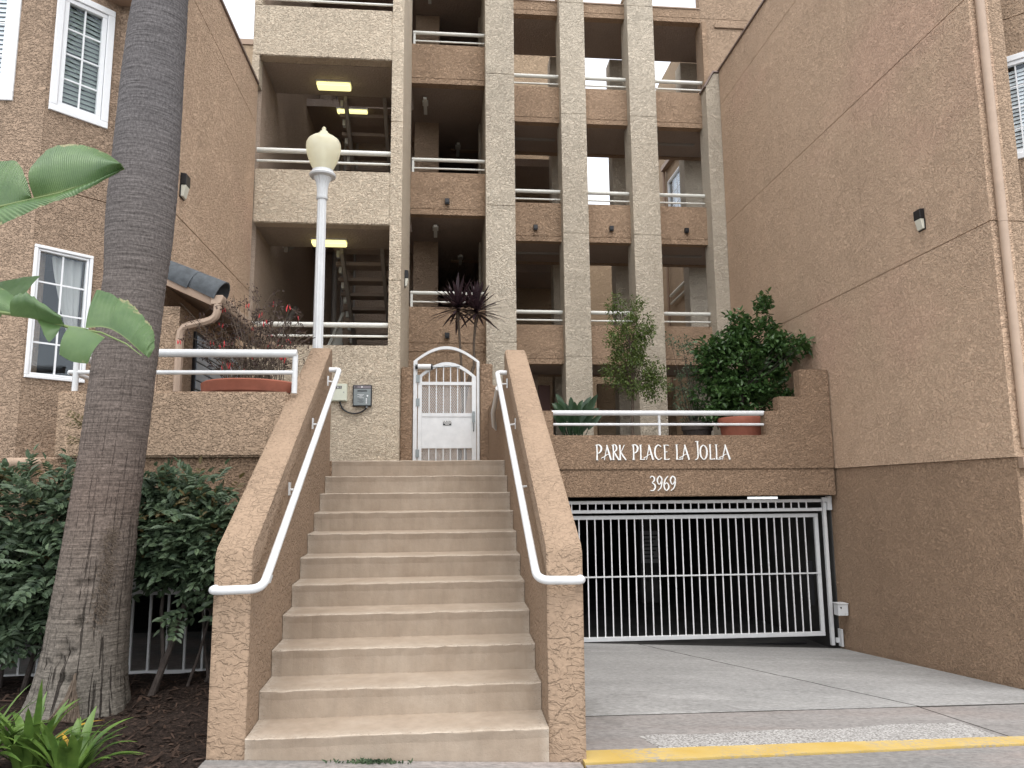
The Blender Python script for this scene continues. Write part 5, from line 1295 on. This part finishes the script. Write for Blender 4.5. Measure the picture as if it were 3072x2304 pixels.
lf1 = B().tube([(-2.95, 3.95, .05), (-2.9, 3.93, 1.4), (-2.75, 3.9, 2.55), (-2.5, 3.85, 2.90), (-2.19, 3.8, 3.035), (-1.9, 3.79, 3.115), (-1.60, 3.78, 3.245)], [.03, .026, .022, .013, .009, .006, .002], 8).build('leaf_stalk', 'bigleaf', FP, smooth=True)
mid1 = [(-2.03, 3.80, 3.085), (-1.90, 3.79, 3.118), (-1.75, 3.78, 3.165), (-1.60, 3.78, 3.248)]
blade(FP, mid1, [(-2.045, 3.80, 3.27), (-2.0, 3.86, 3.385), (-1.88, 3.88, 3.415), (-1.73, 3.85, 3.36), (-1.60, 3.785, 3.258)], (0, -.055, .0), seed=1)
blade(FP, [(-2.5, 3.85, 2.90), (-2.30, 3.82, 2.99), (-2.15, 3.80, 3.045), (-2.035, 3.80, 3.083)], [(-2.55, 3.9, 3.25), (-2.25, 3.9, 3.32), (-2.14, 3.85, 3.28), (-2.04, 3.80, 3.09)], (0, -.02, 0), seed=2)
blade(FP, [(-2.5, 3.85, 2.90), (-2.19, 3.80, 3.035), (-1.9, 3.79, 3.115), (-1.60, 3.78, 3.245)], [(-2.5, 3.78, 2.74), (-2.17, 3.74, 2.905), (-1.93, 3.74, 3.035), (-1.80, 3.75, 3.095), (-1.61, 3.775, 3.235)], (0, -.015, 0), sgn=-1, seed=3, ragged=.03)
# second, torn leaf
B().tube([(-2.85, 3.85, .05), (-2.8, 3.84, 1.3), (-2.55, 3.8, 2.2), (-2.2, 3.76, 2.50), (-1.95, 3.74, 2.47), (-1.77, 3.72, 2.41), (-1.62, 3.70, 2.385), (-1.50, 3.69, 2.33), (-1.42, 3.68, 2.27)], [.03, .026, .02, .012, .009, .007, .005, .004, .002], 8).build('leaf_stalk', 'bigleaf', FP, smooth=True)
blade(FP, [(-1.695, 3.70, 2.405), (-1.625, 3.70, 2.412), (-1.575, 3.70, 2.402)], [(-1.70, 3.80, 2.624), (-1.645, 3.81, 2.612), (-1.592, 3.80, 2.578)], (0, -.02, .0), 18, seed=4, ragged=.02)
blade(FP, [(-1.578, 3.70, 2.403), (-1.535, 3.70, 2.378), (-1.485, 3.695, 2.34), (-1.44, 3.69, 2.30)], [(-1.59, 3.80, 2.592), (-1.535, 3.80, 2.565), (-1.475, 3.79, 2.50), (-1.425, 3.77, 2.45)], (0, -.025, .0), 24, ragged=.07, seed=5)
blade(FP, [(-1.486, 3.695, 2.34), (-1.445, 3.69, 2.305), (-1.405, 3.685, 2.272)], [(-1.428, 3.765, 2.452), (-1.398, 3.75, 2.41), (-1.382, 3.73, 2.355)], (0, -.02, .008), 14, ragged=.06, seed=6)
blade(FP, [(-1.446, 3.69, 2.305), (-1.42, 3.687, 2.285), (-1.402, 3.684, 2.27)], [(-1.384, 3.72, 2.35), (-1.376, 3.71, 2.315), (-1.392, 3.69, 2.262)], (0, -.012, .004), 8, seed=7)
blade(FP, [(-1.775, 3.715, 2.42), (-1.69, 3.708, 2.405), (-1.60, 3.695, 2.36)], [(-1.785, 3.66, 2.27), (-1.72, 3.65, 2.235), (-1.65, 3.65, 2.225)], (0, -.025, 0), 10, sgn=-1, seed=8)
blade(FP, [(-2.06, 3.745, 2.47), (-1.95, 3.735, 2.455), (-1.87, 3.73, 2.43), (-1.80, 3.725, 2.42)], [(-2.03, 3.72, 2.575), (-1.97, 3.70, 2.58), (-1.90, 3.69, 2.53), (-1.80, 3.70, 2.46)], (0, -.03, .01), 14, ragged=.12, sgn=-1, seed=9)
blade(FP, [(-1.93, 3.735, 2.455), (-1.87, 3.73, 2.435), (-1.80, 3.725, 2.425)], [(-1.90, 3.70, 2.42), (-1.85, 3.69, 2.335), (-1.81, 3.70, 2.40)], (0, -.012, 0), 8, sgn=-1, seed=10)
blade(FP, [(-2.35, 3.78, 2.48), (-2.20, 3.76, 2.485), (-2.05, 3.745, 2.472)], [(-2.35, 3.85, 2.68), (-2.16, 3.83, 2.63), (-2.04, 3.80, 2.54)], (0, -.03, 0), 12, seed=11)
blade(FP, [(-2.25, 3.95, 2.45), (-2.20, 3.95, 2.55), (-2.13, 3.95, 2.58)], [(-2.30, 4.0, 2.70), (-2.16, 4.0, 2.735), (-2.075, 4.0, 2.745)], (0, -.02, 0), 10, seed=12)

# ------------------------------------------------------------------ strap leaved plants at the lower left corner
def strap_clump(c, n, label, seed, reach=.5, hh=.42):
    rr = random.Random(seed); t_ = thing('strap_plant', (c[0], c[1], c[2]), label, 'plant', 'strap leaved plants in the bed')
    for k in range(n):
        a = rr.uniform(0, 6.28); L = rr.uniform(.75, 1.1)*reach; H = hh*rr.uniform(.6, 1.15); w0 = rr.uniform(.017, .027); h = Vector((math.cos(a), math.sin(a), 0)); s = Vector((-math.sin(a), math.cos(a), 0)); b = B(); N = 10
        P0 = Vector(c)+h*rr.uniform(.0, .05)+rv(.03); P0.z = c[2]-.02; bend = rr.uniform(.3, 1.0)
        for i in range(N+1):
            t = i/N; p = P0+h*(L*(t*.35+bend*.65*t*t))+Vector((0, 0, H*(1.9*t-1.25*bend*t*t)))
            w = w0*(1-max(0, t-.55)**1.6*3.4) if t < .99 else .0008; w = max(w, .0008); fold = Vector((0, 0, .35*w))
            b.v += [p-s*w+fold, p, p+s*w+fold]
        for i in range(N): q = 3*i; b.f += [(q, q+1, q+4, q+3), (q+1, q+2, q+5, q+4)]
        b.build('leaf', 'strap_y' if rr.random() < .008 else 'strap', t_, smooth='all')
strap_clump((-2.52, 4.55, .06), 46, 'bright green strap leaved plant at the lower left corner, leftmost clump', 11, .46, .36)
strap_clump((-2.28, 4.70, .06), 38, 'bright green strap leaved plant in front of the palm base', 12, .42, .36)
strap_clump((-2.0, 4.55, .06), 30, 'bright green strap leaved plant nearest the left stair wall', 13, .38, .28)
WD = thing('weed_tuft', (-.42, 4.80, .03), 'small green weed growing at the foot of the bottom step', 'plant')
b = B()
for k in range(150):
    xx = -.40+random.gauss(0, .10); p = Vector((xx, 4.83+random.uniform(-.025, .012), sz(xx))); add_leaf(b, p, Vector((random.uniform(-.8, .8), random.uniform(-.9, .1), random.uniform(.2, 1))), Vector((0, -1, .5)), random.uniform(.015, .045), .010)
b.build('leaves', 'hedge', WD)
